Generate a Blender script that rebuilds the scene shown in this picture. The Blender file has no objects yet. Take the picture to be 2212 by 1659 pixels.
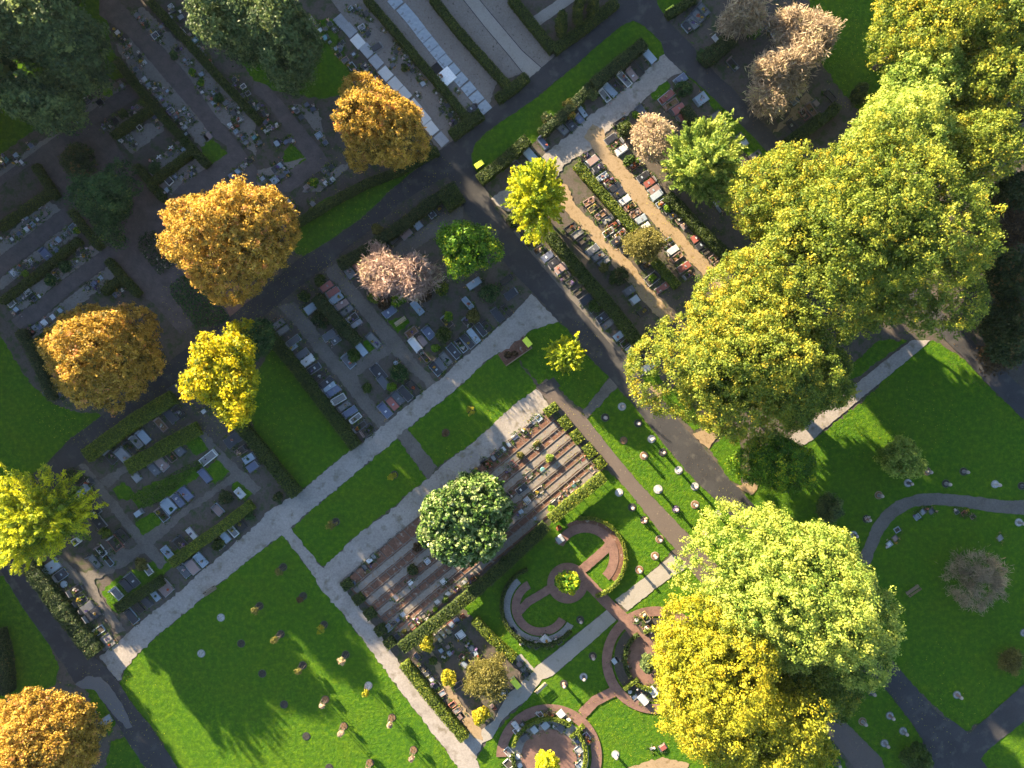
import bpy, math, random
import numpy as np
from mathutils import Vector, geometry
from math import radians, sin, cos, pi, tan

# ------------------------------------------------------------------ scene, camera, light
sc = bpy.context.scene
COL = sc.collection
H = 96.0          # camera height above the ground, metres
S = 16.0          # plan pixels per metre (plan is 2212 x 1659)
cam_d = bpy.data.cameras.new("camera"); cam = bpy.data.objects.new("camera", cam_d); COL.objects.link(cam)
cam.location = (0, 0, H); cam.rotation_euler = (0, 0, 0)
cam_d.sensor_width = 36.0; cam_d.lens = 36.0 * H / (2212 / S)
cam_d.clip_start = 1.0; cam_d.clip_end = 2000.0
sc.camera = cam

SUN_EL = radians(16.0)
SDX, SDY = 0.665, -0.747                      # the way shadows fall
world = bpy.data.worlds.new("World"); sc.world = world; world.use_nodes = True
wn = world.node_tree.nodes; wl = world.node_tree.links
sky = wn.new("ShaderNodeTexSky"); sky.sky_type = 'NISHITA'; sky.sun_disc = False
sky.sun_elevation = SUN_EL; sky.ozone_density = 2.0; sky.sun_rotation = math.atan2(-SDX, -SDY)
bg = wn["Background"]; bg.inputs[1].default_value = 0.066
wl.new(sky.outputs[0], bg.inputs[0])
sun_d = bpy.data.lights.new("sun", 'SUN'); sun = bpy.data.objects.new("sun", sun_d); COL.objects.link(sun)
sun_d.energy = 5.0; sun_d.angle = radians(0.5); sun_d.color = (1.0, 0.80, 0.52)
sun.rotation_euler = Vector((SDX * cos(SUN_EL), SDY * cos(SUN_EL), -sin(SUN_EL))).to_track_quat('-Z', 'Y').to_euler()
sc.view_settings.view_transform = 'Standard'; sc.view_settings.look = 'None'
sc.view_settings.exposure = 2.75; sc.view_settings.gamma = 1.0
sc.render.engine = 'CYCLES'
sc.cycles.max_bounces = 5; sc.cycles.diffuse_bounces = 3; sc.cycles.glossy_bounces = 2
sc.cycles.transmission_bounces = 2; sc.cycles.transparent_max_bounces = 4

rng = np.random.default_rng(7); rnd = random.Random(11)

# ------------------------------------------------------------------ helpers
def W(x, y, h=0.0):
    k = (H - h) / H
    return ((x - 1106) / S * k, (829.5 - y) / S * k)
def T(c, r, u, v):
    return (553 * c + u / 4.0, 414.75 * r + v / 4.0)
def TW(c, r, u, v, h=0.0):
    return W(*T(c, r, u, v), h)
A_ANG = radians(35.0)          # plan direction up and to the right
B_ANG = radians(-49.5)         # plan direction down and to the right
HEAD = {'A+': A_ANG + pi, 'A-': A_ANG, 'B+': B_ANG + pi, 'B-': B_ANG}   # heading head -> foot

def tag(o, label=None, cat=None, group=None, kind=None):
    if label: o['label'] = label
    if cat: o['category'] = cat
    if group: o['group'] = group
    if kind: o['kind'] = kind
    return o
def empty(name, x, y, z=0.0, rz=0.0, label=None, cat=None, group=None):
    o = bpy.data.objects.new(name, None); o.empty_display_size = 0.3
    o.location = (x, y, z); o.rotation_euler = (0, 0, rz); COL.objects.link(o)
    return tag(o, label, cat, group)
def link(name, me, mat, parent=None):
    o = bpy.data.objects.new(name, me); COL.objects.link(o)
    if mat is not None and not me.materials: me.materials.append(mat)
    if parent: o.parent = parent
    return o

class MB:
    """collects simple solids into one mesh"""
    def __init__(s): s.v = []; s.f = []
    def add(s, vs, fs):
        n = len(s.v); s.v += [tuple(p) for p in vs]; s.f += [tuple(n + i for i in f) for f in fs]; return s
    def box(s, x0, x1, y0, y1, z0, z1, bev=0.0, tilt=0.0):
        b = min(bev, (x1 - x0) * .45, (y1 - y0) * .45, (z1 - z0) * .9)
        if b > 0:
            vs = [(x0, y0, z0), (x1, y0, z0), (x1, y1, z0), (x0, y1, z0),
                  (x0, y0, z1 - b), (x1, y0, z1 - b), (x1, y1, z1 - b), (x0, y1, z1 - b),
                  (x0 + b, y0 + b, z1), (x1 - b, y0 + b, z1), (x1 - b, y1 - b, z1), (x0 + b, y1 - b, z1)]
            fs = [(3, 2, 1, 0)]
            for k in (0, 4):
                for i in range(4):
                    j = (i + 1) % 4; fs.append((k + i, k + j, k + j + 4, k + i + 4))
            fs.append((8, 9, 10, 11))
        else:
            vs = [(x0, y0, z0), (x1, y0, z0), (x1, y1, z0), (x0, y1, z0), (x0, y0, z1), (x1, y0, z1), (x1, y1, z1), (x0, y1, z1)]
            fs = [(3, 2, 1, 0), (4, 5, 6, 7), (0, 1, 5, 4), (1, 2, 6, 5), (2, 3, 7, 6), (3, 0, 4, 7)]
        if tilt:
            vs = [(x, y, z + tilt * (x - x0) if z > z0 + 1e-6 else z) for x, y, z in vs]
        return s.add(vs, fs)
    def tube(s, p0, p1, r0, r1, n=6, cap=True):
        p0 = Vector(p0); p1 = Vector(p1); d = (p1 - p0)
        if d.length < 1e-6: return s
        d.normalize(); a = d.orthogonal().normalized(); b = d.cross(a)
        vs = []
        for p, r in ((p0, r0), (p1, r1)):
            for i in range(n):
                t = 2 * pi * i / n; vs.append(p + a * (r * cos(t)) + b * (r * sin(t)))
        fs = [(i, (i + 1) % n, n + (i + 1) % n, n + i) for i in range(n)]
        if cap: fs += [tuple(range(n, 2 * n)), tuple(range(n - 1, -1, -1))]
        return s.add(vs, fs)
    def lathe(s, prof, n=16, cx=0, cy=0):
        vs = []; fs = []
        for r, z in prof:
            for i in range(n):
                t = 2 * pi * i / n; vs.append((cx + r * cos(t), cy + r * sin(t), z))
        for k in range(len(prof) - 1):
            for i in range(n):
                j = (i + 1) % n; fs.append((k * n + i, k * n + j, (k + 1) * n + j, (k + 1) * n + i))
        fs.append(tuple((len(prof) - 1) * n + i for i in range(n)))
        fs.append(tuple(n - 1 - i for i in range(n)))
        return s.add(vs, fs)
    def mesh(s, name):
        me = bpy.data.meshes.new(name); me.from_pydata(s.v, [], s.f); me.update(); return me
    def build(s, name, mat, parent=None): return link(name, s.mesh(name), mat, parent)

# ------------------------------------------------------------------ materials
MATS = {}
def nodes_of(name):
    m = bpy.data.materials.new(name); m.use_nodes = True
    nt = m.node_tree; b = nt.nodes["Principled BSDF"]
    return m, nt, b
def noise(nt, scale, detail=4, rough=.6, vec=None, dist=0.0):
    n = nt.nodes.new("ShaderNodeTexNoise"); n.inputs["Scale"].default_value = scale
    n.inputs["Detail"].default_value = detail; n.inputs["Roughness"].default_value = rough
    n.inputs["Distortion"].default_value = dist
    if vec is not None: nt.links.new(vec, n.inputs["Vector"])
    return n
def ramp(nt, fac, stops):
    r = nt.nodes.new("ShaderNodeValToRGB"); e = r.color_ramp.elements
    while len(e) < len(stops): e.new(0.5)
    for i, (p, c) in enumerate(stops):
        e[i].position = p; e[i].color = (c[0], c[1], c[2], 1)
    nt.links.new(fac, r.inputs[0]); return r
def mixc(nt, fac, a, b, mode='MIX'):
    m = nt.nodes.new("ShaderNodeMix"); m.data_type = 'RGBA'; m.blend_type = mode
    if isinstance(fac, float): m.inputs[0].default_value = fac
    else: nt.links.new(fac, m.inputs[0])
    for k, c in ((6, a), (7, b)):
        if isinstance(c, tuple): m.inputs[k].default_value = (c[0], c[1], c[2], 1)
        else: nt.links.new(c, m.inputs[k])
    return m.outputs[2]
def bump(nt, b, h, strength, dist):
    n = nt.nodes.new("ShaderNodeBump"); n.inputs["Strength"].default_value = strength
    n.inputs["Distance"].default_value = dist; nt.links.new(h, n.inputs["Height"])
    nt.links.new(n.outputs[0], b.inputs["Normal"])
def objvec(nt, which="Object"):
    t = nt.nodes.new("ShaderNodeTexCoord"); return t.outputs[which]

def ground_mat(name, stops_big, stops_small, s_big, s_small, rough=.95, bstr=.4, bdist=.04, bscale=None, spots=None, f=.5):
    m, nt, b = nodes_of(name); v = objvec(nt)
    n1 = noise(nt, s_big, 5, .6, v, .4); n2 = noise(nt, s_small, 5, .7, v)
    c = mixc(nt, f, ramp(nt, n1.outputs[0], stops_big).outputs[0], ramp(nt, n2.outputs[0], stops_small).outputs[0])
    if spots:
        sp_scale, col, lo, hi = spots
        n3 = noise(nt, sp_scale, 3, .6, v)
        c = mixc(nt, ramp(nt, n3.outputs[0], [(lo, (0, 0, 0)), (hi, (1, 1, 1))]).outputs[0], c, col)
    nt.links.new(c, b.inputs["Base Color"]); b.inputs["Roughness"].default_value = rough
    b.inputs["Specular IOR Level"].default_value = .2
    if bstr:
        nb = noise(nt, bscale or s_small, 3, .6, v); bump(nt, b, nb.outputs[0], bstr, bdist)
    return m
M = {}
M['soil'] = ground_mat("soil", [(.3, (.055, .045, .037)), (.7, (.105, .088, .075))], [(.3, (.045, .037, .032)), (.7, (.125, .105, .09))], .35, 3.5, spots=(.9, (.042, .058, .022), .50, .64))
M['sand'] = ground_mat("sand", [(.3, (.15, .13, .115)), (.7, (.215, .19, .17))], [(.3, (.12, .104, .09)), (.7, (.245, .22, .195))], .4, 4.0, spots=(2.6, (.09, .075, .06), .60, .70))
M['gravel'] = ground_mat("gravel", [(.34, (.19, .168, .148)), (.66, (.32, .288, .26))], [(.3, (.17, .15, .133)), (.7, (.36, .328, .30))], .35, 4.0, bstr=.25, bdist=.03, spots=(.7, (.16, .138, .108), .54, .70))
M['lane'] = ground_mat("lane gravel", [(.34, (.08, .07, .06)), (.66, (.15, .133, .118))], [(.3, (.07, .062, .054)), (.7, (.175, .155, .138))], .4, 5.0, bstr=.25, bdist=.03, spots=(.8, (.12, .11, .085), .57, .72))
M['sandlane'] = ground_mat("sandy lane", [(.3, (.21, .15, .088)), (.7, (.31, .225, .135))], [(.3, (.17, .122, .075)), (.7, (.33, .25, .155))], .5, 5.0, bstr=.3, bdist=.03, spots=(1.7, (.16, .11, .05), .56, .70))
M['concrete'] = ground_mat("concrete path", [(.3, (.225, .205, .18)), (.7, (.295, .27, .24))], [(.3, (.20, .185, .16)), (.7, (.32, .295, .265))], .5, 6.0, bstr=.1, bdist=.02, spots=(1.2, (.20, .18, .14), .58, .74))
M['asphalt'] = ground_mat("asphalt", [(.35, (.027, .027, .030)), (.65, (.054, .053, .056))], [(.3, (.027, .027, .030)), (.7, (.052, .051, .054))], .25, 7.0, rough=.85, bstr=.15, bdist=.02, spots=(.6, (.072, .068, .064), .53, .68))
M['worn'] = ground_mat("worn asphalt", [(.3, (.10, .098, .105)), (.7, (.13, .128, .135))], [(.3, (.09, .09, .095)), (.7, (.145, .142, .148))], .4, 7.0, rough=.85, bstr=.15, bdist=.02)
M['brownpath'] = ground_mat("brown asphalt", [(.3, (.088, .070, .062)), (.7, (.115, .092, .080))], [(.3, (.078, .064, .056)), (.7, (.125, .100, .087))], .4, 7.0, rough=.85, bstr=.15, bdist=.02, spots=(2.2, (.20, .16, .11), .64, .74))
def brick_mat(name, c1, c2, mort, sx, sy, rot=0.0, bscale=1.0):
    m, nt, b = nodes_of(name); v = objvec(nt)
    mp = nt.nodes.new("ShaderNodeMapping"); mp.inputs["Rotation"].default_value = (0, 0, rot); nt.links.new(v, mp.inputs[0])
    t = nt.nodes.new("ShaderNodeTexBrick"); nt.links.new(mp.outputs[0], t.inputs[0])
    t.inputs["Color1"].default_value = (*c1, 1); t.inputs["Color2"].default_value = (*c2, 1); t.inputs["Mortar"].default_value = (*mort, 1)
    t.inputs["Scale"].default_value = bscale; t.inputs["Mortar Size"].default_value = .012
    t.inputs["Brick Width"].default_value = sx; t.inputs["Row Height"].default_value = sy
    n = noise(nt, .8, 5, .65, v); n2 = noise(nt, 5, 4, .6, v)
    c = mixc(nt, .55, t.outputs[0], ramp(nt, n.outputs[0], [(.3, tuple(x * .65 for x in c1)), (.7, tuple(min(1, x * 1.35) for x in c2))]).outputs[0])
    c = mixc(nt, ramp(nt, n2.outputs[0], [(.55, (0, 0, 0)), (.75, (.7, .7, .7))]).outputs[0], c, tuple(x * .5 for x in c1))
    nt.links.new(c, b.inputs["Base Color"]); b.inputs["Roughness"].default_value = .85
    bump(nt, b, t.outputs[1], -.3, .02)
    return m
M['brick'] = brick_mat("red brick paving", (.14, .074, .058), (.195, .108, .082), (.065, .048, .042), .42, .14, -.3)
M['darkbrick'] = brick_mat("dark brick paving", (.070, .057, .055), (.10, .08, .075), (.05, .043, .04), .42, .14, .6)
M['redbed'] = ground_mat("leafy red bed", [(.35, (.11, .055, .037)), (.65, (.18, .09, .06))], [(.35, (.06, .037, .027)), (.65, (.23, .12, .08))], .8, 5.5, bstr=.8, bdist=.06, spots=(1.6, (.30, .26, .215), .58, .72))
M['tiles'] = ground_mat("pale paving", [(.3, (.155, .135, .115)), (.7, (.235, .205, .175))], [(.3, (.12, .105, .09)), (.7, (.28, .245, .21))], .7, 5.0, bstr=.2, bdist=.02, spots=(1.9, (.18, .12, .085), .58, .68))

def grass_mat(name, dark, mid, light, tint):
    m, nt, b = nodes_of(name); v = objvec(nt)
    n1 = noise(nt, .16, 8, .7, v, 1.2); n2 = noise(nt, 1.6, 7, .75, v); n3 = noise(nt, 5, 4, .7, v)
    c = mixc(nt, .5, ramp(nt, n1.outputs[0], [(.42, mid), (.68, tint)]).outputs[0], ramp(nt, n2.outputs[0], [(.36, dark), (.5, mid), (.64, light)]).outputs[0])
    c = mixc(nt, ramp(nt, n3.outputs[0], [(.56, (0, 0, 0)), (.74, (.7, .7, .7))]).outputs[0], c, dark)
    nt.links.new(c, b.inputs["Base Color"]); b.inputs["Roughness"].default_value = .9; b.inputs["Specular IOR Level"].default_value = 0
    nb = noise(nt, 2.4, 5, .7, v); bump(nt, b, nb.outputs[0], .75, .22)
    return m
M['grass'] = grass_mat("lawn grass", (.019, .056, .010), (.046, .114, .010), (.130, .212, .009), (.078, .128, .010))

def stone_mat(name, col, rough=.35, var=.25, spec=.5):
    m, nt, b = nodes_of(name); v = objvec(nt)
    n1 = noise(nt, 1.3, 5, .65, v); n2 = noise(nt, 11, 3, .6, v)
    lo = tuple(x * (1 - var) for x in col); hi = tuple(min(1, x * (1 + var)) for x in col)
    c = mixc(nt, .5, ramp(nt, n1.outputs[0], [(.3, lo), (.7, hi)]).outputs[0], ramp(nt, n2.outputs[0], [(.35, lo), (.65, hi)]).outputs[0])
    oi = nt.nodes.new("ShaderNodeObjectInfo")
    c = mixc(nt, .35, c, ramp(nt, oi.outputs["Random"], [(0, tuple(x * .6 for x in col)), (1, tuple(min(1, x * 1.5) for x in col))]).outputs[0])
    nt.links.new(c, b.inputs["Base Color"]); b.inputs["Roughness"].default_value = rough
    b.inputs["Specular IOR Level"].default_value = spec
    return m
STONE = {'k': ((.022, .022, .026), 'black granite'), 'd': ((.075, .078, .088), 'dark grey'), 'g': ((.20, .20, .21), 'grey'),
         'w': ((.52, .51, .50), 'white stone'), 'l': ((.26, .31, .36), 'pale blue-grey'), 'b': ((.095, .11, .17), 'slate blue'),  # bluish tints also hold sky reflection put into the stone colour
         'r': ((.24, .075, .058), 'red granite'), 'p': ((.22, .15, .135), 'pinkish brown'), 'y': ((.36, .27, .12), 'sandy yellow'),
         't': ((.10, .24, .25), 'teal')}
for k, (c, nm) in STONE.items(): M['st_' + k] = stone_mat(nm + " stone", c, .32 if k in 'kdbr' else .55)
M['slab_lo'] = stone_mat("weathered cover slab", (.27, .285, .305), .7, .3, .3)
M['slab_hi'] = stone_mat("pale cover slab", (.50, .50, .49), .7, .15, .3)
M['bedgravel'] = ground_mat("grave gravel", [(.3, (.14, .135, .13)), (.7, (.24, .23, .22))], [(.3, (.08, .08, .08)), (.7, (.32, .31, .30))], 1.0, 8.0, bstr=.4)
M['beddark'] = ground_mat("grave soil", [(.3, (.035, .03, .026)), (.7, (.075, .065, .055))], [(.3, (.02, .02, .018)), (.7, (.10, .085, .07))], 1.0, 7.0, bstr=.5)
M['pebw'] = ground_mat("white pebbles", [(.3, (.28, .28, .28)), (.7, (.42, .42, .42))], [(.4, (.09, .09, .095)), (.6, (.50, .50, .50))], 2.0, 9.0, bstr=.5)
M['pebd'] = ground_mat("dark pebbles", [(.3, (.020, .020, .018)), (.7, (.045, .042, .038))], [(.4, (.012, .012, .012)), (.6, (.07, .065, .06))], 2.0, 9.0, bstr=.5)
M['pebb'] = ground_mat("brown leaf litter", [(.3, (.10, .055, .03)), (.7, (.20, .12, .065))], [(.4, (.06, .035, .02)), (.6, (.30, .18, .09))], 2.0, 9.0, bstr=.6)
M['pebg'] = ground_mat("grey pebbles", [(.3, (.20, .20, .21)), (.7, (.30, .30, .31))], [(.4, (.12, .12, .12)), (.6, (.42, .42, .43))], 2.0, 9.0, bstr=.5)
def plain(name, col, rough=.6, metal=0.0):
    m, nt, b = nodes_of(name); v = objvec(nt); n = noise(nt, 6, 4, .6, v)
    c = ramp(nt, n.outputs[0], [(.3, tuple(x * .8 for x in col)), (.7, tuple(min(1, x * 1.15) for x in col))])
    nt.links.new(c.outputs[0], b.inputs["Base Color"]); b.inputs["Roughness"].default_value = rough; b.inputs["Metallic"].default_value = metal
    return m
M['wood'] = plain("weathered wood", (.20, .145, .095), .75); M['palewood'] = plain("pale wood", (.42, .34, .22), .75)
M['bark'] = plain("bark", (.115, .088, .065), .95); M['palebark'] = plain("pale bark", (.34, .29, .23), .95)
M['lime'] = plain("lime plastic", (.66, .74, .05), .4); M['binbody'] = plain("dark green plastic", (.02, .035, .03), .5)
M['stake'] = plain("stake timber", (.12, .095, .07), .85); M['iron'] = plain("dark metal", (.03, .03, .033), .5, .6)
M['pit_shade'] = plain("black pit shade", (.018, .018, .02), .95); M['white'] = plain("white paint", (.78, .78, .77), .5)
M['terracotta'] = plain("terracotta", (.34, .14, .07), .8); M['urnstone'] = stone_mat("urn stone", (.42, .33, .29), .6, .15)

def leaf_mat(name, stops, trans=.42, rough=.6, gain=1.0):
    stops = [(p, tuple(min(.8, x * gain) for x in c)) for p, c in stops]
    """colours run over the leaf value stored on every face"""
    m, nt, b = nodes_of(name)
    a = nt.nodes.new("ShaderNodeAttribute"); a.attribute_name = "leaf"
    r = ramp(nt, a.outputs["Fac"], stops)
    nt.links.new(r.outputs[0], b.inputs["Base Color"]); b.inputs["Roughness"].default_value = rough; b.inputs["Specular IOR Level"].default_value = .3
    tr = nt.nodes.new("ShaderNodeBsdfTranslucent"); nt.links.new(r.outputs[0], tr.inputs[0])
    mx = nt.nodes.new("ShaderNodeMixShader"); mx.inputs[0].default_value = trans
    out = nt.nodes["Material Output"]
    nt.links.new(b.outputs[0], mx.inputs[1]); nt.links.new(tr.outputs[0], mx.inputs[2]); nt.links.new(mx.outputs[0], out.inputs[0])
    return m
L = {}
L['orange'] = leaf_mat("orange autumn leaves", [(0, (.10, .095, .018)), (.22, (.30, .19, .03)), (.6, (.56, .36, .05)), (.9, (.68, .47, .09)), (1, (.60, .28, .10))])
L['yellow'] = leaf_mat("yellow leaves", [(0, (.05, .085, .008)), (.35, (.24, .25, .008)), (.7, (.50, .42, .008)), (1, (.55, .40, .012))], gain=1.4)
L['ginkgo'] = leaf_mat("yellow-green ginkgo leaves", [(0, (.07, .12, .010)), (.35, (.20, .25, .010)), (.7, (.38, .38, .012)), (1, (.50, .44, .02))], gain=1.6)
L['plane'] = leaf_mat("yellow-green plane leaves", [(0, (.045, .085, .010)), (.35, (.115, .165, .018)), (.65, (.205, .245, .028)), (.88, (.32, .32, .032)), (1, (.42, .335, .03))], gain=1.22)
L['palegreen'] = leaf_mat("pale green leaves", [(0, (.05, .10, .012)), (.4, (.14, .20, .03)), (.75, (.25, .30, .055)), (1, (.34, .35, .06))], gain=1.55)
L['gold'] = leaf_mat("golden leaves", [(0, (.09, .12, .012)), (.35, (.24, .265, .018)), (.7, (.42, .41, .024)), (1, (.52, .42, .025))])
L['green'] = leaf_mat("fresh green leaves", [(0, (.018, .055, .006)), (.45, (.055, .13, .008)), (.8, (.13, .22, .010)), (1, (.30, .30, .012))], gain=1.7)
L['dark'] = leaf_mat("dark green leaves", [(0, (.010, .030, .010)), (.5, (.026, .066, .018)), (.9, (.055, .105, .03)), (1, (.10, .14, .03))], gain=1.6)
L['bluegreen'] = leaf_mat("blue-green leaves", [(0, (.03, .055, .022)), (.5, (.075, .115, .040)), (1, (.16, .20, .06))], gain=1.25)
L['magnolia'] = leaf_mat("glossy pale-backed leaves", [(0, (.025, .065, .012)), (.45, (.07, .13, .022)), (.72, (.17, .23, .07)), (1, (.33, .36, .17))], .25, .4, 1.35)
L['cherry'] = leaf_mat("pinkish brown twigs and leaves", [(0, (.17, .11, .085)), (.5, (.31, .22, .18)), (.85, (.42, .31, .26)), (1, (.38, .33, .18))], .4, gain=1.45)
L['tan'] = leaf_mat("tan twigs and leaves", [(0, (.15, .115, .075)), (.5, (.28, .215, .145)), (.85, (.38, .30, .20)), (1, (.32, .29, .13))], .4, gain=1.7)
L['olive'] = leaf_mat("olive leaves", [(0, (.06, .065, .015)), (.5, (.16, .155, .035)), (1, (.27, .235, .06))])
L['bare'] = leaf_mat("bare twigs", [(0, (.09, .075, .055)), (.6, (.24, .20, .15)), (1, (.40, .35, .27))], .1)
L['brown'] = leaf_mat("brown leaves", [(0, (.045, .03, .018)), (.5, (.10, .065, .035)), (1, (.19, .12, .05))])
L['hedge'] = leaf_mat("clipped hedge leaves", [(0, (.014, .030, .006)), (.5, (.040, .066, .010)), (.9, (.085, .112, .014)), (1, (.13, .14, .02))], .3, gain=1.2)
L['hedge_yellow_sunlit'] = leaf_mat("yellow-green and sunlit hedge leaves", [(0, (.030, .050, .006)), (.5, (.075, .105, .010)), (.9, (.14, .165, .012)), (1, (.23, .20, .02))], .3, gain=1.6)  # yellow-green hedges; also sunlight put into the colour of sunny ones
L['hedged'] = leaf_mat("dark hedge leaves", [(0, (.010, .022, .006)), (.5, (.026, .046, .012)), (.9, (.06, .075, .018)), (1, (.12, .085, .03))], .3, gain=1.5)
L['bed'] = leaf_mat("flowering bed leaves", [(0, (.012, .03, .008)), (.6, (.035, .06, .02)), (.88, (.07, .10, .04)), (.93, (.40, .38, .26)), (1, (.45, .42, .32))], .25)
L['larch'] = leaf_mat("feathery yellow needles", [(0, (.06, .10, .010)), (.4, (.17, .21, .012)), (.75, (.38, .35, .010)), (1, (.50, .42, .012))], gain=1.9)
L['redflower'] = leaf_mat("red flowers", [(0, (.03, .07, .01)), (.4, (.05, .10, .015)), (.45, (.45, .05, .03)), (.8, (.60, .16, .08)), (1, (.60, .45, .40))], .2)
L['whiteflower'] = leaf_mat("white flowers", [(0, (.03, .07, .01)), (.4, (.05, .10, .015)), (.45, (.70, .68, .66)), (.85, (.75, .72, .70)), (1, (.6, .35, .4))], .2)
L['pinkflower'] = leaf_mat("pink flowers", [(0, (.03, .07, .01)), (.45, (.06, .11, .015)), (.5, (.50, .22, .25)), (.85, (.70, .52, .50)), (1, (.7, .6, .2))], .2)
L['yellowflower'] = leaf_mat("yellow flowers", [(0, (.03, .07, .01)), (.45, (.07, .12, .015)), (.5, (.55, .42, .04)), (1, (.62, .30, .05))], .2)
L['purpleflower'] = leaf_mat("purple flowers", [(0, (.03, .07, .01)), (.5, (.05, .10, .02)), (.55, (.16, .08, .30)), (1, (.30, .22, .45))], .2)
L['lowgreen'] = leaf_mat("low green plants", [(0, (.02, .05, .008)), (.5, (.05, .10, .012)), (1, (.12, .17, .02))], .25)
L['mixed'] = leaf_mat("low plants and flowers", [(0, (.02, .05, .008)), (.45, (.05, .09, .014)), (.66, (.10, .13, .03)), (.7, (.45, .42, .40)), (.78, (.55, .30, .30)), (.84, (.45, .10, .07)), (.90, (.55, .42, .06)), (1, (.22, .14, .09))], .25)
L['limegreen'] = leaf_mat("bright green plants", [(0, (.06, .14, .008)), (.5, (.13, .24, .010)), (1, (.22, .33, .015))], .25)

# ------------------------------------------------------------------ leaf meshes
def unit(v): return v / np.maximum(np.linalg.norm(v, axis=-1, keepdims=True), 1e-9)
def quads_mesh(name, pos, nrm, size, val, aspect=1.6, axis=None, core=None):
    """one small kite per leaf; val is the leaf value kept on the faces; core = (verts, faces) closed solid inside"""
    n = len(pos); nrm = unit(nrm)
    t = axis if axis is not None else rng.normal(size=(n, 3))
    t = unit(t - nrm * np.sum(t * nrm, 1, keepdims=True)); b = np.cross(nrm, t)
    sz = np.asarray(size).reshape(-1, 1) * np.ones((n, 1))
    l = sz * .5 * math.sqrt(aspect); w = sz * .5 / math.sqrt(aspect)
    bend = nrm * sz * .12
    v = np.empty((n, 4, 3)); v[:, 0] = pos - t * l - bend; v[:, 1] = pos + b * w + t * l * .1; v[:, 2] = pos + t * l - bend; v[:, 3] = pos - b * w + t * l * .1
    v = v.reshape(-1, 3); nv = len(v)
    loops = np.arange(nv); nf = n; starts = np.arange(0, nv, 4); lv = np.asarray(val, float)
    cv = np.zeros((0, 3)); 
    if core is not None:
        cv, cf = core; cf = np.asarray(cf) + nv
        loops = np.concatenate([loops, cf.reshape(-1)]); k = len(cf)
        starts = np.concatenate([starts, nv + np.arange(k) * 4]); nf += k; lv = np.concatenate([lv, np.zeros(k)])
        v = np.concatenate([v, np.asarray(cv)])
    me = bpy.data.meshes.new(name); me.vertices.add(len(v)); me.vertices.foreach_set("co", v.astype(np.float32).ravel())
    me.loops.add(len(loops)); me.loops.foreach_set("vertex_index", loops.astype(np.int32))
    me.polygons.add(nf); me.polygons.foreach_set("loop_start", starts.astype(np.int32))
    at = me.attributes.new("leaf", 'FLOAT', 'FACE'); at.data.foreach_set("value", lv.astype(np.float32))
    me.update(calc_edges=True)
    return me

def crown_points(rx, ry, rz, n, rs, low=-.35, lobes=.22):
    d = unit(rs.normal(size=(n * 3, 3))); d = d[d[:, 2] > low][:n]
    k = unit(rs.normal(size=(9, 3))); ph = rs.uniform(0, 6.28, 9); fr = rs.uniform(2.0, 6.0, 9)
    f = 1 - lobes + lobes * np.sin((d @ k.T) * fr + ph).sum(1) / 3.2
    # boughs: the surface bulges around each of them and falls back between
    K = int(np.clip(2.2 * (rx * ry) ** .5 * 2.2, 6, 60)); bd = unit(rs.normal(size=(K, 3)) + np.array([0, 0, .35]))
    dot = (d @ bd.T).max(1); ang = np.arccos(np.clip(dot, -1, 1)) / (2.0 / math.sqrt(K))
    f = f * (1.06 - lobes * .85 * np.clip(ang, 0, 1.2) ** 2) + rs.normal(0, .035, len(d))
    return d, d * np.clip(f, .5, 1.13)[:, None] * np.array([rx, ry, rz])

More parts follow.
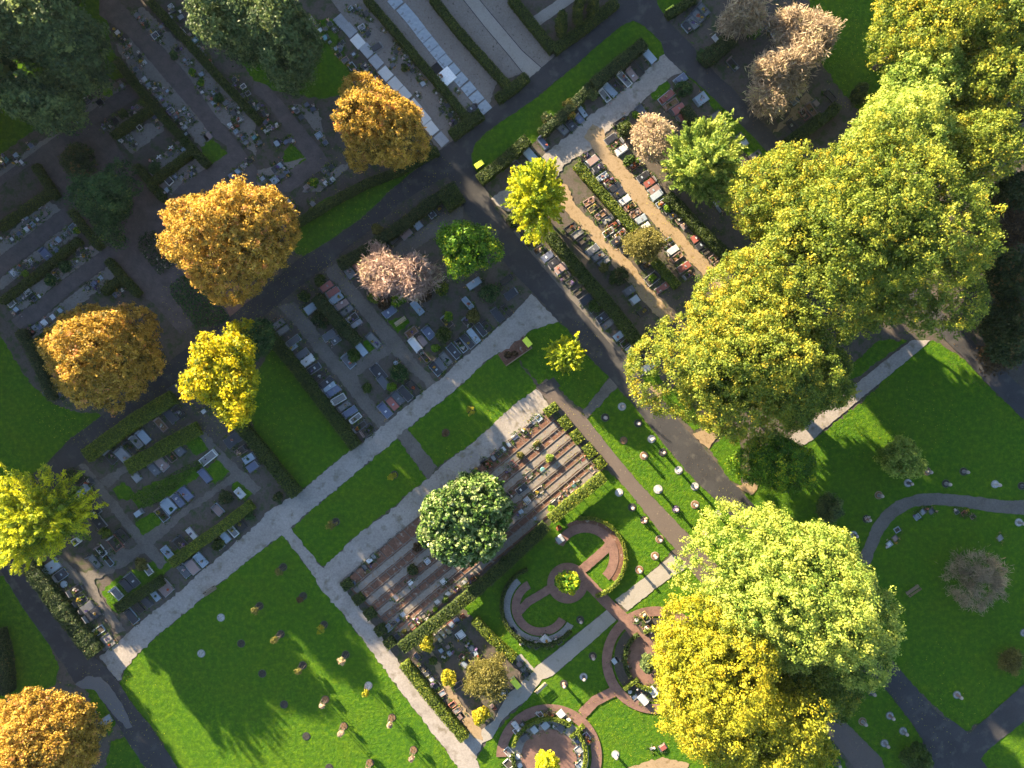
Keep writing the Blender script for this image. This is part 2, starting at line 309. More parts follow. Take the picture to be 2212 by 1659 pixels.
def crown_mesh(name, rx, ry, rz, seed, clumps=300, cr=.9, leaves=45, leaf=.3, low=-.35, lobes=.22, style='round', bias=0.0, inner=.35, aspect=1.6, gap=0.0):
    rs = np.random.default_rng(seed)
    d, c = crown_points(rx, ry, rz, clumps, rs, low, lobes)
    if gap: 
        keep = rs.random(len(c)) > gap; d = d[keep]; c = c[keep]
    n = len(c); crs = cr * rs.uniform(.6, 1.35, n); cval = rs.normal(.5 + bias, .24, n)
    # sparser inner clumps, tone darkened to put inner shade into the crown
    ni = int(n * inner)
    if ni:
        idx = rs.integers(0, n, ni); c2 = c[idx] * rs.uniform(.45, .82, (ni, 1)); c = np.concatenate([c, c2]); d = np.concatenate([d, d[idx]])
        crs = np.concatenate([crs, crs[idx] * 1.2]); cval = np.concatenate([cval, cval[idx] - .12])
    m = len(c); N = m * leaves; ci = np.repeat(np.arange(m), leaves)
    ld = unit(rs.normal(size=(N, 3)) + d[ci] * .55 + np.array([0, 0, .25]))
    if style == 'round':
        pos = c[ci] + ld * (crs[ci] * rs.uniform(.3, 1.25, N))[:, None]
        nrm = ld + rs.normal(size=(N, 3)) * .55; ax = None
    elif style == 'shoots':      # leaves sit along outward pointing shoots
        t = rs.uniform(-.5, 1.6, N)[:, None]
        sd = unit(d + np.array([0, 0, .25]) + rs.normal(size=d.shape) * .25)
        pos = c[ci] + sd[ci] * t * crs[ci][:, None] * 1.2 + rs.normal(size=(N, 3)) * (cr * .17 * (1.5 - t * .6))
        nrm = rs.normal(size=(N, 3)) + np.array([0, 0, .9]); ax = sd[ci] + rs.normal(size=(N, 3)) * .5
    else:                         # twigs: thin strips fanning outwards
        pos = c[ci] + rs.normal(size=(N, 3)) * (crs[ci] * .55)[:, None]
        ax = d[ci] * 1.0 + rs.normal(size=(N, 3)) * .6 + np.array([0, 0, .2]); nrm = rs.normal(size=(N, 3)) + np.array([0, 0, 1.0])
    val = np.clip(cval[ci] + rs.normal(0, .16, N), 0, 1)
    sz = leaf * rs.uniform(.65, 1.35, N)
    if style != 'twigs' and rx > 1.5 and gap < .3:      # added large sprays, dark toned, block sun through the middle of the crown
        fs = min(.5, .06 * rx + .2); nf = int((rx * ry + (rx + ry) * .5 * rz) * pi * 1.5 / (.25 * fs * fs)); fd = unit(rs.normal(size=(nf, 3)))
        fp = fd * (rs.uniform(.2, .55, nf) ** .6)[:, None] * np.array([rx, ry, rz]) * .88; fp = fp[fp[:, 2] > low * rz * 1.1]; nf = len(fp)
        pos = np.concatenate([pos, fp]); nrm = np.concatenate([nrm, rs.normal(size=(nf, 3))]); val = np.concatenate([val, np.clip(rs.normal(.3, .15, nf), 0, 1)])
        sz = np.concatenate([sz, fs * rs.uniform(.7, 1.3, nf)])
        if ax is not None: ax = np.concatenate([ax, rs.normal(size=(nf, 3))])
    return quads_mesh(name, pos, nrm, sz, val, aspect, ax)

def trunk_mesh(h, zc, rx, ry, rz, r0, seed, limbs=9, reach=.75):
    rs = random.Random(seed); mb = MB(); zf = max(1.0, zc - rz * .75); p = Vector((0, 0, -.1)); r = r0; n = 4
    for i in range(n):
        q = Vector((rs.uniform(-.12, .12) * r0 * 2, rs.uniform(-.12, .12) * r0 * 2, zf * (i + 1) / n)); mb.tube(p, q, r, r * .9, 8, False); p = q; r *= .9
    for i in range(limbs):
        a = 2 * pi * (i + rs.uniform(-.3, .3)) / limbs; k = rs.uniform(.35, 1) * reach; el = rs.uniform(.1, .95)
        e = Vector((cos(a) * rx * k * (1 - el * .45), sin(a) * ry * k * (1 - el * .45), zc + rz * (el * 1.0 - .25) * reach))
        m1 = p.lerp(e, .45) + Vector((rs.uniform(-.4, .4), rs.uniform(-.4, .4), -.1 * (e - p).length)); 
        mb.tube(p, m1, r * .6, r * .4, 6, False); mb.tube(m1, e, r * .4, r * .1, 5, False)
        for j in range(4):
            s = m1.lerp(e, rs.uniform(.1, .8)); d = Vector((rs.uniform(-1, 1), rs.uniform(-1, 1), rs.uniform(0, 1))).normalized()
            mb.tube(s, s + d * rs.uniform(.2, .45) * min(rx, rz), r * .2, r * .04, 4, False)
    return mb.mesh("trunk")

def tree(name, x, y, prx, pry, h, leafkey, label, cat="tree", group=None, zb=None, clumps=None, cr=.9, leaves=45, leaf=.3, style='round',
         bark='bark', lobes=.22, low=-.35, bias=0.0, seed=None, r0=None, inner=.35, aspect=1.6, gap=0.0, limbs=9, offx=0, offy=0):
    """x, y, prx, pry: middle and half sizes of the crown in plan pixels"""
    seed = seed if seed is not None else int(x * 7 + y * 13) % 99991
    zb = h * .3 if zb is None else zb; zc = zb + (h - zb) * .42; k = (H - zc) / H
    wx, wy = W(x, y, zc); rx = prx / S * k; ry = pry / S * k; rz = (h - zb) * .58
    o = empty(name, wx, wy, 0, 0, label, cat, group)
    if clumps is None:
        area = 2.6 * pi * ((rx * ry) + (rx + ry) * rz) / 3 * 1.1; clumps = int(area / (cr * cr * 1.5))
    me = crown_mesh("crown", rx - cr * .35, ry - cr * .35, rz - cr * .4, seed, max(12, clumps), cr, leaves, leaf, low, lobes, style, bias, inner, aspect, gap)
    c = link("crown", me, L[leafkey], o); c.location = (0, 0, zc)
    t = link("trunk", trunk_mesh(h, zc, rx, ry, rz, r0 or max(.06, h * .022), seed, limbs), M[bark], o)
    return o

def shrub(name, x, y, r, h, leafkey, label, cat="shrub", group=None, leaf=.2, n=None, style='round', world=False, seed=None, parent=None, aspect=1.6):
    """low bush: leaf-covered dome with short stems; r in metres"""
    wx, wy = (x, y) if world else W(x, y, h * .6)
    seed = seed if seed is not None else int(abs(wx) * 131 + abs(wy) * 171) % 99991
    cr = max(.12, r * .32)
    n = n or max(10, int(2.2 * (r / cr) ** 2 * 2.2))
    me = crown_mesh("foliage", max(.05, r - cr * .5), max(.05, r - cr * .5), max(.05, h * .55), seed, n, cr, 22, leaf, -.5, .2, style, 0, .3, aspect)
    if parent is not None:
        c = link("planting", me, L[leafkey], parent); c.location = (x, y, h * .5); return c
    o = empty(name, wx, wy, 0, 0, label, cat, group)
    c = link("foliage", me, L[leafkey], o); c.location = (0, 0, h * .45)
    mb = MB()
    for i in range(4):
        a = i * 1.6 + seed; mb.tube((0, 0, -.05), (cos(a) * r * .5, sin(a) * r * .5, h * .6), .03 + r * .02, .012, 5, False)
    link("stem", mb.mesh("stem"), M['bark'], o)
    return o

def boxcore(x0, x1, y0, y1, z0, z1):
    v = [(x0, y0, z0), (x1, y0, z0), (x1, y1, z0), (x0, y1, z0), (x0, y0, z1), (x1, y0, z1), (x1, y1, z1), (x0, y1, z1)]
    f = [(3, 2, 1, 0), (4, 5, 6, 7), (0, 1, 5, 4), (1, 2, 6, 5), (2, 3, 7, 6), (3, 0, 4, 7)]
    return v, f
def hedge_mesh(pts, w, h, z0, seed, leaf=.16, dens=70, rough=.09):
    """pts: world polyline; leaf faces over a solid core"""
    rs = np.random.default_rng(seed); P = []; N = []; cv = []; cf = []
    k1, k2 = rs.uniform(0, 6, 2)
    for (ax, ay), (bx, by) in zip(pts[:-1], pts[1:]):
        d = np.array([bx - ax, by - ay]); ln = np.hypot(*d); d = d / ln; nn = np.array([-d[1], d[0]])
        segs = max(1, int(ln / 1.2))
        for i in range(segs):
            a = np.array([ax, ay]) + d * ln * i / segs; b = np.array([ax, ay]) + d * ln * (i + 1) / segs
            ww = (w * .5 - .07) * (1 + rs.uniform(-.12, .06)); hh = h - .07 - rs.uniform(0, .10)
            base = len(cv); lap = d * .004 * ((i % 2) * 2 - 1)
            for z in (z0, hh):
                for q in (a - nn * ww - lap, b - nn * ww + lap, b + nn * ww + lap, a + nn * ww - lap): cv.append((q[0], q[1], z))
            cf += [tuple(base + j for j in f) for f in ((3, 2, 1, 0), (4, 5, 6, 7), (0, 1, 5, 4), (1, 2, 6, 5), (2, 3, 7, 6), (3, 0, 4, 7))]
        def wob(t): return 1 + rough * (np.sin(t * 1.7 + k1) + .6 * np.sin(t * 4.1 + k2)) / (w + .3)
        nt_ = int(ln * w * dens); t = rs.uniform(-.08, ln + .08, nt_); s = rs.uniform(-.5, .5, nt_) * w * wob(t)
        z = h + rs.normal(0, rough * .55, nt_) + rough * .5 * np.sin(t * 2.3 + k2) - (np.abs(s / w) ** 4) * 1.2 * rough
        P.append(np.stack([ax + d[0] * t + nn[0] * s, ay + d[1] * t + nn[1] * s, z], 1)); N.append(np.tile([0, 0, 1.0], (nt_, 1)))
        ns = int(ln * (h - z0) * dens * .8)
        for sg in (-1, 1):
            t = rs.uniform(-.05, ln + .05, ns); z = rs.uniform(z0, h, ns); s = sg * w * .5 * wob(t) + rs.normal(0, rough * .5, ns)
            P.append(np.stack([ax + d[0] * t + nn[0] * s, ay + d[1] * t + nn[1] * s, z], 1)); N.append(np.tile([nn[0] * sg, nn[1] * sg, .2], (ns, 1)))
    for (px, py), (qx, qy) in ((pts[0], pts[1]), (pts[-1], pts[-2])):
        d = np.array([px - qx, py - qy]); d = d / np.hypot(*d); nn = np.array([-d[1], d[0]]); ne = int(w * (h - z0) * dens)
        s = rs.uniform(-.5, .5, ne) * w; z = rs.uniform(z0, h, ne); e = rs.normal(.02, rough * .6, ne)
        P.append(np.stack([px + nn[0] * s + d[0] * e, py + nn[1] * s + d[1] * e, z], 1)); N.append(np.tile([d[0], d[1], .2], (ne, 1)))
    P = np.concatenate(P); N = np.concatenate(N)
    low = np.sin(P[:, 0] * .9 + k1) * np.sin(P[:, 1] * .8 + k2) * .12
    val = np.clip(rs.normal(.5, .22, len(P)) + low, 0, 1)
    return quads_mesh("foliage", P, N + rs.normal(size=P.shape) * .55, leaf * rs.uniform(.7, 1.35, len(P)), val, 1.5, None, (cv, cf))
def hedge(pts, wpx, h, key, label, z0=0.0, leaf=.15, dens=95, rough=.05, name="hedge", cat="hedge", group=None):
    wp = [W(x, y, h * .8) for x, y in pts]; cx, cy = wp[0]
    me = hedge_mesh([(x - cx, y - cy) for x, y in wp], wpx / S, h, z0, int(sum(p[0] + p[1] for p in pts)) % 9973, leaf, dens, rough)
    if z0 > .3:
        o = empty(name, cx, cy, 0, 0, label, cat, group); link("foliage", me, L[key], o); 
        for (ax, ay), (bx, by) in zip(wp[:-1], wp[1:]):
            ln = math.hypot(bx - ax, by - ay); n = max(2, int(ln / 1.3))
            for i in range(n):
                t = (i + .5) / n; px = ax + (bx - ax) * t - cx; py = ay + (by - ay) * t - cy
                MB().tube((px, py, -.05), (px + .05, py, z0 + .25), .06, .045, 6).build("stem", M['bark'], o)
        return o
    o = link(name, me, L[key]); o.location = (cx, cy, 0)
    return tag(o, label, cat, group)

# ------------------------------------------------------------------ ground sheets
ZC = {'grass': .010, 'lane': .050, 'gravel': .070, 'brown': .088, 'asphalt': .096, 'brick': .120, 'top': .150}
ZI = {k: 0 for k in ZC}
def rough_outline(pts, step, jit, rs):
    out = []; n = len(pts)
    for i in range(n):
        ax, ay = pts[i]; bx, by = pts[(i + 1) % n]; ln = math.hypot(bx - ax, by - ay); k = max(1, int(ln / step))
        nx, ny = (-(by - ay) / max(ln, 1e-6), (bx - ax) / max(ln, 1e-6))
        for j in range(k):
            t = j / k; a = rs.gauss(0, jit) if j else 0
            out.append((ax + (bx - ax) * t + nx * a, ay + (by - ay) * t + ny * a))
    return out
def sheet(name, pts, mat, layer, jit=.09, step=.35, world=False):
    wp = pts if world else [W(x, y) for x, y in pts]
    if jit: wp = rough_outline(wp, step, jit, rnd)
    z = ZC[layer] + ZI[layer] * .001; ZI[layer] += 1
    tri = geometry.tessellate_polygon([[Vector((x, y, 0)) for x, y in wp]])
    vs = [(x, y, z) for x, y in wp]; fs = []
    for a, b, c in tri:
        (ax, ay), (bx, by), (cx, cy) = wp[a], wp[b], wp[c]
        fs.append((a, b, c) if (bx - ax) * (cy - ay) - (by - ay) * (cx - ax) > 0 else (a, c, b))
    me = bpy.data.meshes.new(name); me.from_pydata(vs, [], fs); me.update()
    return tag(link(name, me, mat), kind='structure')
def TP(c, r, *uv): return [T(c, r, u, v) for u, v in uv]
def ring(name, cx, cy, r0, r1, a0, a1, mat, layer, n=40):
    """part of a ring, plan pixels and degrees (0 = right, 90 = up in the picture)"""
    pts = [(cx + r1 * cos(radians(a0 + (a1 - a0) * i / n)), cy - r1 * sin(radians(a0 + (a1 - a0) * i / n))) for i in range(n + 1)]
    if r0 > 0: pts += [(cx + r0 * cos(radians(a1 - (a1 - a0) * i / n)), cy - r0 * sin(radians(a1 - (a1 - a0) * i / n))) for i in range(n + 1)]
    return sheet(name, pts, mat, layer, .02, .5)
def arc(cx, cy, r, a0, a1, n=14):
    return [(cx + r * cos(radians(a0 + (a1 - a0) * i / n)), cy - r * sin(radians(a0 + (a1 - a0) * i / n))) for i in range(n + 1)]
def band(pts, wpx):
    l = []; r = []
    for i, (x, y) in enumerate(pts):
        a = pts[max(0, i - 1)]; b = pts[min(len(pts) - 1, i + 1)]; d = math.hypot(b[0] - a[0], b[1] - a[1]); nx = -(b[1] - a[1]) / d * wpx / 2; ny = (b[0] - a[0]) / d * wpx / 2
        l.append((x + nx, y + ny)); r.append((x - nx, y - ny))
    return l + r[::-1]
# ================================================================== the setting
g = MB(); g.add([(-420, -420, 0), (420, -420, 0), (420, 420, 0), (-420, 420, 0)], [(0, 1, 2, 3)])
tag(g.build("ground", M['soil']), kind='structure')

GR = M['grass']; M['kerb'] = stone_mat('old kerb', (.13, .11, .095), .85)
for p in [
    [(1018,333),(1028,308),(1053,283),(1106,247),(1153,215),(1201,175),(1246,140),(1281,107),(1313,80),(1341,57),(1356,46),(1371,44),(1393,57),(1428,92),(1436,120),(1425,138),(1404,140),(1385,112),(1280,186),(1225,240),(1130,330),(1060,392),(1030,402),(1018,380)],
    [(925,332),(903,363),(840,415),(790,465),(713,520),(660,560),(630,540),(632,480),(700,430),(780,395),(860,368)],
    [(1416,-10),(1416,15),(1438,40),(1470,22),(1515,-10)],
    [(-60,-60),(215,-60),(240,100),(270,150),(270,165),(230,178),(110,255),(0,335),(-60,370)],
    [(470,60),(720,40),(770,200),(690,215),(560,190)],
    [(-60,660),(0,725),(15,745),(45,800),(75,838),(115,872),(165,890),(225,893),(150,950),(100,1002),(50,1040),(-60,1080)],
    [(530,880),(560,800),(590,745),(640,795),(690,860),(765,968),(713,1007),(663,1050),(640,1062),(560,950)],
    [(629,1142),(673,1100),(735,1050),(815,982),(858,947),(923,1035),(875,1072),(803,1132),(753,1172),(720,1212),(693,1222),(660,1182)],
    [(880,927),(943,874),(993,834),(1053,777),(1088,757),(1115,775),(1158,832),(1158,842),(1106,880),(1060,922),(1023,955),(943,1010)],
    [(1128,722),(1156,706),(1206,695),(1226,710),(1266,765),(1316,815),(1262,886),(1240,872),(1200,830),(1165,832),(1115,772)],
    [(1331,837),(1366,872),(1406,924),(1461,992),(1511,1047),(1551,1084),(1640,1180),(1640,1320),(1530,1200),(1451,1117),(1381,1045),(1321,972),(1264,904)],
    [(1300,1005),(1348,1050),(1381,1090),(1418,1140),(1458,1185),(1401,1240),(1311,1316),(1231,1381),(1153,1444),(1106,1425),(1000,1312),(1040,1285),(1190,1130)],
    [(1331,1339),(1500,1205),(1700,1440),(1830,1659),(1830,1720),(1020,1720),(1028,1640),(1060,1590),(1138,1511),(1171,1466),(1193,1459)],
    [(1428,860),(1500,930),(1514,922),(1480,830),(1430,845)],
    [(1533,968),(1560,942),(1600,940),(1600,1050),(1576,1037)],
    [(1740,935),(1764,945),(1869,862),(1900,830),(1990,740),(2015,735),(2085,777),(2129,827),(2212,907),(2300,1000),(2300,1480),(2126,1554),(2080,1584),(1969,1476),(1700,1180),(1590,1090),(1620,1050),(1700,960)],
    [(1700,1330),(1819,1440),(1891,1464),(1931,1511),(1969,1561),(1991,1594),(1999,1626),(2025,1720),(1960,1720),(1819,1552)],
    [(2101,1656),(2134,1619),(2212,1556),(2300,1480),(2300,1720),(2060,1720)],
    [(1780,1590),(1855,1720),(1700,1720),(1700,1600)],
    [(295,1417),(337,1374),(412,1314),(457,1272),(553,1197),(610,1155),(635,1187),(678,1244),(733,1317),(815,1424),(865,1492),(953,1607),(1010,1680),(430,1720),(385,1659),(330,1574),(282,1514),(258,1478),(275,1439)],
    [(-60,1250),(10,1244),(47,1307),(105,1389),(128,1440),(120,1480),(60,1500),(-60,1540)],
    [(240,1600),(275,1590),(330,1690),(220,1690)],
    [(185,1488),(215,1485),(250,1560),(235,1590),(205,1540)],
    [(1740,-60),(1960,-60),(1960,240),(1860,245),(1820,200),(1760,120)],
    [(1750,860),(1900,735),(1960,735),(1830,830),(1770,890)],
    [(1475,82),(1500,95),(1470,75),(1440,55),(1438,42)],
    [(2060,480),(2110,440),(2175,520),(2140,545)],
    TP(2,0,(1480,640),(1560,670),(2300,1330),(2150,1500),(1900,1180),(1620,760)),
    TP(2,0,(1200,800),(1330,690),(1370,740),(1290,870),(1210,850)),
    TP(0,0,(1730,1270),(1830,1190),(1970,1330),(1810,1440)),
    TP(1,0,(240,1310),(310,1240),(460,1390),(390,1470),(250,1460)),
    TP(0,2,(1530,450),(1700,360),(1840,540),(1700,620)), TP(0,2,(1780,740),(1900,630),(2010,740),(1860,870)),
    TP(0,2,(1170,1200),(1320,1110),(1430,1210),(1240,1330)), TP(0,2,(970,910),(1080,850),(1180,960),(1100,1010),(1030,1000)),
    TP(0,2,(1260,880),(1750,690),(1800,740),(1400,1010),(1200,1080),(1120,980)), TP(0,2,(2010,830),(2080,810),(2200,940),(2120,1010),(2000,900)),
    TP(1,1,(1140,1110),(1290,1060),(1330,1130),(1225,1225)), TP(1,1,(920,1300),(990,1260),(1050,1370),(960,1390)),
    TP(2,1,(1120,1600),(1250,1530),(1300,1659),(1150,1659)),
    TP(0,3,(880,130),(1000,20),(1560,-250),(1620,-190),(1030,330),(960,290)),
]: sheet("lawn", p, GR, 'grass', .10)

# sandy ground of the urn and child graves
for p in [TP(1,0,(640,-20),(1520,-20),(1860,380),(2090,680),(2000,960),(1960,960),(1680,1250),(1580,1300),(1100,700)),
          TP(1,0,(940,-40),(1100,-40),(2050,960),(1950,930),(1800,1040),(1650,760)),
          TP(2,0,(-680,-40),(0,-20),(30,60),(350,440),(370,480),(240,620),(110,620),(-80,690),(-280,500))]:
    sheet("sandy_ground", p, M['sand'], 'lane')
for p in [TP(0,0,(1130,110),(1230,60),(1700,500),(2212,1040),(2212,1350),(1850,990)), TP(0,0,(1000,380),(1130,320),(1850,1180),(1740,1270),(1300,800),(1120,600)),
          TP(0,0,(900,1090),(1230,880),(1290,930),(960,1150)), TP(0,0,(1020,1210),(1400,1010),(1420,1130),(1150,1330)), TP(0,0,(1300,1400),(1560,1230),(1640,1300),(1340,1500)),
          TP(0,0,(1370,1600),(1700,1360),(1790,1450),(1480,1690)), TP(0,0,(640,1000),(1040,690),(1100,740),(730,1040)), TP(0,0,(0,1480),(640,1010),(700,1080),(0,1600)),
          TP(0,1,(0,440),(150,290),(420,70),(530,150),(0,560)), TP(0,1,(-40,790),(580,290),(680,370),(-40,880)), TP(0,1,(60,960),(860,420),(880,500),(120,1080)),
          TP(0,1,(210,1220),(930,640),(1000,740),(280,1290)), TP(1,0,(340,900),(540,960),(620,1270),(480,1100)), TP(1,0,(0,1480),(450,1350),(250,1500),(0,1650)), TP(1,0,(400,1659),(750,1420),(830,1420),(560,1659))]:
    sheet("sandy_ground", p, M['sand'], 'lane')
# gravel lanes between the graves
for p in [TP(1,1,(190,990),(330,950),(500,1150),(680,1400),(870,1580),(900,1659),(1080,1900),(1180,2000),(1080,2060),(900,1860),(740,1640),(560,1440),(380,1200)),
          TP(1,1,(590,690),(690,620),(870,830),(1040,1040),(1220,1230),(1330,1370),(1420,1500),(1560,1640),(1500,1700),(1340,1560),(1180,1390),(1100,1310),(950,1100),(800,930)),
          TP(1,1,(760,1530),(1190,1250),(1260,1330),(860,1600)),
          TP(1,1,(1800,120),(1660,150),(1500,270),(1250,430),(1140,540),(1290,560),(1530,400),(1790,230)),
          TP(0,2,(680,700),(740,690),(870,850),(1070,1100),(1250,1310),(1340,1400),(1450,1540),(1380,1600),(1190,1380),(1000,1140),(820,900)),
          TP(0,2,(860,830),(1300,580),(1560,390),(1640,330),(1690,380),(1500,490),(1100,760),(940,900)),
          TP(0,2,(1240,1310),(1600,1070),(1900,860),(2060,740),(2130,790),(1900,930),(1600,1140),(1320,1390)),
          TP(0,2,(1640,330),(1740,380),(1880,540),(2080,740),(2260,900),(2200,960),(2000,790),(1830,590),(1680,400)),
          TP(0,2,(1200,1380),(1290,1420),(1050,1590),(860,1680),(760,1720),(730,1640)),
          TP(0,2,(520,1490),(600,1560),(760,1700),(700,1760),(480,1560)),
          TP(0,3,(690,-40),(790,-20),(870,180),(970,300),(1090,470),(1020,500),(900,330),(760,140)),
          TP(0,2,(870,1490),(1010,1360),(1100,1440),(950,1600),(850,1620))]:
    sheet("gravel_lane", p, M['lane'], 'lane')
for p in [[(1261,297),(1293,337),(1331,390),(1351,415),(1391,460),(1443,515),(1488,565),(1528,600),(1560,640),(1580,620),(1543,577),(1496,532),(1471,502),(1431,465),(1398,415),(1393,410),(1356,362),(1321,320),(1301,277),(1280,268)],
          [(1196,395),(1211,442),(1281,520),(1318,565),(1356,610),(1403,665),(1440,710),(1460,690),(1426,647),(1401,620),(1371,577),(1326,530),(1291,490),(1246,447),(1225,400)],
          TP(1,3,(1480,600),(1560,700),(1700,1000),(1950,1330),(1960,1420),(1880,1400),(1640,1010)), TP(3,0,(0,1180),(140,1040),(330,800),(400,860),(300,1000))]:
    sheet("sandy_path", p, M['sandlane'], 'lane')
sheet("sandy_ground", TP(2,2,(1160,-10),(1300,60),(1290,190),(1180,60)), M['sandlane'], 'lane')
sheet("sandy_ground", TP(2,2,(1560,430),(1640,400),(1790,340),(1800,430),(1700,560),(1650,520)), M['sandlane'], 'lane')
sheet("sandy_ground", TP(2,2,(1930,880),(2060,960),(2100,930),(2160,770),(2100,760),(2090,840)), M['sandlane'], 'lane')
# sandy verge between the asphalt road and its graves
sheet("sandy_verge", [(1106,505),(1133,535),(1193,608),(1268,692),(1331,764),(1381,822),(1392,812),(1340,750),(1280,680),(1205,595),(1145,525),(1115,490)], M['lane'], 'lane')
# the wide light gravel paths
sheet("gravel_path", [(1106,680),(1120,665),(1148,635),(1206,695),(1156,710),(1138,720),(1103,747),(1088,757),(1053,777),(993,834),(943,874),(880,927),(858,947),(815,982),(735,1050),(673,1100),(629,1139),(610,1155),(553,1197),(495,1244),(457,1272),(412,1314),(337,1374),(295,1417),(275,1439),(255,1476),(215,1417),(250,1392),(287,1357),(350,1307),(405,1264),(422,1244),(450,1222),(500,1180),(553,1135),(578,1105),(623,1077),(663,1050),(713,1007),(760,972),(780,957),(815,930),(843,907),(878,877),(915,845),(958,815),(990,780),(1028,750),(1065,715)], M['gravel'], 'gravel')
sheet("gravel_path", [(606,1152),(635,1187),(678,1244),(693,1272),(733,1317),(773,1367),(815,1424),(865,1492),(913,1554),(953,1607),(1010,1685),(1045,1685),(1028,1640),(1043,1597),(1000,1578),(943,1539),(903,1482),(860,1429),(835,1394),(810,1352),(783,1319),(760,1294),(745,1262),(728,1240),(693,1222),(660,1182),(629,1140)], M['gravel'], 'gravel')
sheet("gravel_path", [(1106,878),(1158,840),(1170,850),(1186,878),(1176,888),(1106,946),(1078,970),(1040,1000),(990,1042),(945,1084),(900,1125),(853,1157),(803,1197),(758,1240),(730,1264),(700,1225),(713,1213),(730,1197),(753,1172),(803,1132),(843,1105),(875,1072),(923,1035),(950,1010),(1023,955),(1060,922)], M['gravel'], 'gravel')
sheet("gravel_link", [(858,945),(880,925),(945,1008),(925,1036)], M['lane'], 'gravel')
sheet("gravel_link", [(1258,888),(1318,812),(1334,836),(1268,904)], M['lane'], 'gravel')
sheet("gravel_path", [(1436,117),(1406,142),(1363,180),(1321,215),(1273,250),(1218,300),(1163,345),(1106,395),(1060,430),(1085,450),(1130,470),(1196,400),(1215,362),(1241,342),(1281,320),(1310,285),(1356,250),(1406,202),(1451,165),(1476,155)], M['gravel'], 'gravel')
sheet("gravel_path", [(1453,1197),(1470,1205),(1486,1224),(1440,1253),(1356,1319),(1328,1296),(1401,1240)], M['concrete'], 'gravel', .03)
sheet("gravel_path", TP(2,3,(820,290),(900,380),(700,560),(350,860),(260,890),(130,1070),(0,1160),(-90,1250),(-170,1400),(-260,1440),(-340,1380),(-160,1250),(-40,1020),(40,960),(190,800),(500,550)), M['concrete'], 'gravel', .03)
sheet("gravel_path", TP(2,3,(1000,1650),(1300,1560),(1530,1620),(1500,1720),(980,1720)), M['sandlane'], 'gravel')
sheet("gravel_path", TP(2,3,(20,700),(80,670),(190,800),(120,860)), M['concrete'], 'gravel', .03)
sheet("curved_path", [(1845,1230),(1869,1172),(1884,1135),(1907,1105),(1934,1082),(1982,1067),(2021,1065),(2084,1070),(2159,1080),(2260,1082),(2260,1115),(2212,1112),(2134,1105),(2084,1095),(2021,1090),(1972,1095),(1934,1117),(1909,1147),(1892,1185),(1870,1240)], M['lane'], 'gravel', .04)
sheet("gravel_path", [(1700,950),(1736,920),(1779,890),(1839,837),(1909,780),(1969,735),(2009,735),(1982,760),(1894,832),(1864,857),(1799,910),(1752,952),(1710,975)], M['gravel'], 'gravel', .04)
sheet("concrete_path", TP(1,0,(1760,-40),(1900,-40),(2030,120),(2300,440),(2470,590),(2350,690),(2200,500),(1980,240)), M['concrete'], 'gravel', .02)
sheet("concrete_path", TP(2,0,(160,160),(440,-30),(600,-30),(230,230)), M['concrete'], 'gravel', .02)
for e in ([(1760,-40),(1980,240),(2200,500),(2350,690)], [(1900,-40),(2030,120),(2300,440),(2470,590)]):
    sheet("path_edging", band([T(1,0,u,v) for u,v in e], 1.6), M['asphalt'], 'gravel', 0)
# asphalt roads
sheet("asphalt_road", [(1336,-30),(1326,15),(1303,42),(1266,80),(1231,100),(1198,122),(1141,172),(1106,205),(1045,245),(1010,285),(973,308),(943,330),(903,363),(840,415),(790,465),(713,520),(645,560),(553,640),(495,680),(380,770),(225,895),(150,950),(100,1002),(50,1040),(-60,1130),(-60,1215),(0,1160),(60,1095),(135,1030),(175,1002),(270,917),(400,820),(553,698),(613,647),(703,577),(740,545),(815,485),(865,440),(903,415),(960,385),(985,378),(1020,362),(1018,333),(1028,308),(1053,283),(1106,247),(1153,215),(1201,175),(1246,140),(1281,107),(1313,80),(1341,57),(1371,44),(1420,10),(1416,-30)], M['asphalt'], 'asphalt', .03)
sheet("asphalt_road", [(968,384),(1016,350),(1023,363),(1043,390),(1060,430),(1070,452),(1106,497),(1133,530),(1193,602),(1268,685),(1331,757),(1386,822),(1431,867),(1491,937),(1531,980),(1576,1037),(1606,1067),(1760,1240),(1929,1429),(1969,1476),(2021,1536),(2069,1579),(2200,1740),(2050,1740),(2021,1659),(1999,1626),(1991,1594),(1969,1561),(1931,1511),(1891,1464),(1700,1250),(1551,1084),(1511,1047),(1461,992),(1406,924),(1366,872),(1316,815),(1266,765),(1226,710),(1206,695),(1173,655),(1131,612),(1106,587),(1060,530),(1003,457),(995,415)], M['asphalt'], 'asphalt', .03)
sheet("asphalt_road", [(1365,44),(1418,8),(1438,40),(1478,82),(1518,125),(1546,160),(1581,190),(1631,250),(1659,277),(1701,327),(1900,540),(2064,705),(2154,790),(2212,842),(2300,930),(2300,1000),(2212,907),(2129,827),(2084,777),(2029,722),(1850,540),(1694,357),(1659,332),(1631,300),(1581,252),(1546,217),(1496,172),(1473,155),(1436,120),(1428,92),(1393,57)], M['asphalt'], 'asphalt', .03)
sheet("asphalt_road", [(-60,1190),(-20,1200),(10,1244),(47,1307),(105,1389),(140,1439),(162,1474),(207,1489),(250,1557),(280,1607),(315,1659),(350,1720),(425,1720),(385,1659),(330,1574),(282,1514),(250,1462),(212,1422),(175,1404),(120,1334),(65,1254),(30,1200),(0,1150),(-60,1110)], M['asphalt'], 'asphalt', .03)
sheet("asphalt_patch", TP(0,3,(655,935),(770,860),(880,870),(950,940),(1010,1030),(1070,1120),(1110,1200),(1150,1300),(1100,1315),(1040,1250),(900,1090),(820,980),(720,970)), M['worn'], 'top', .08)
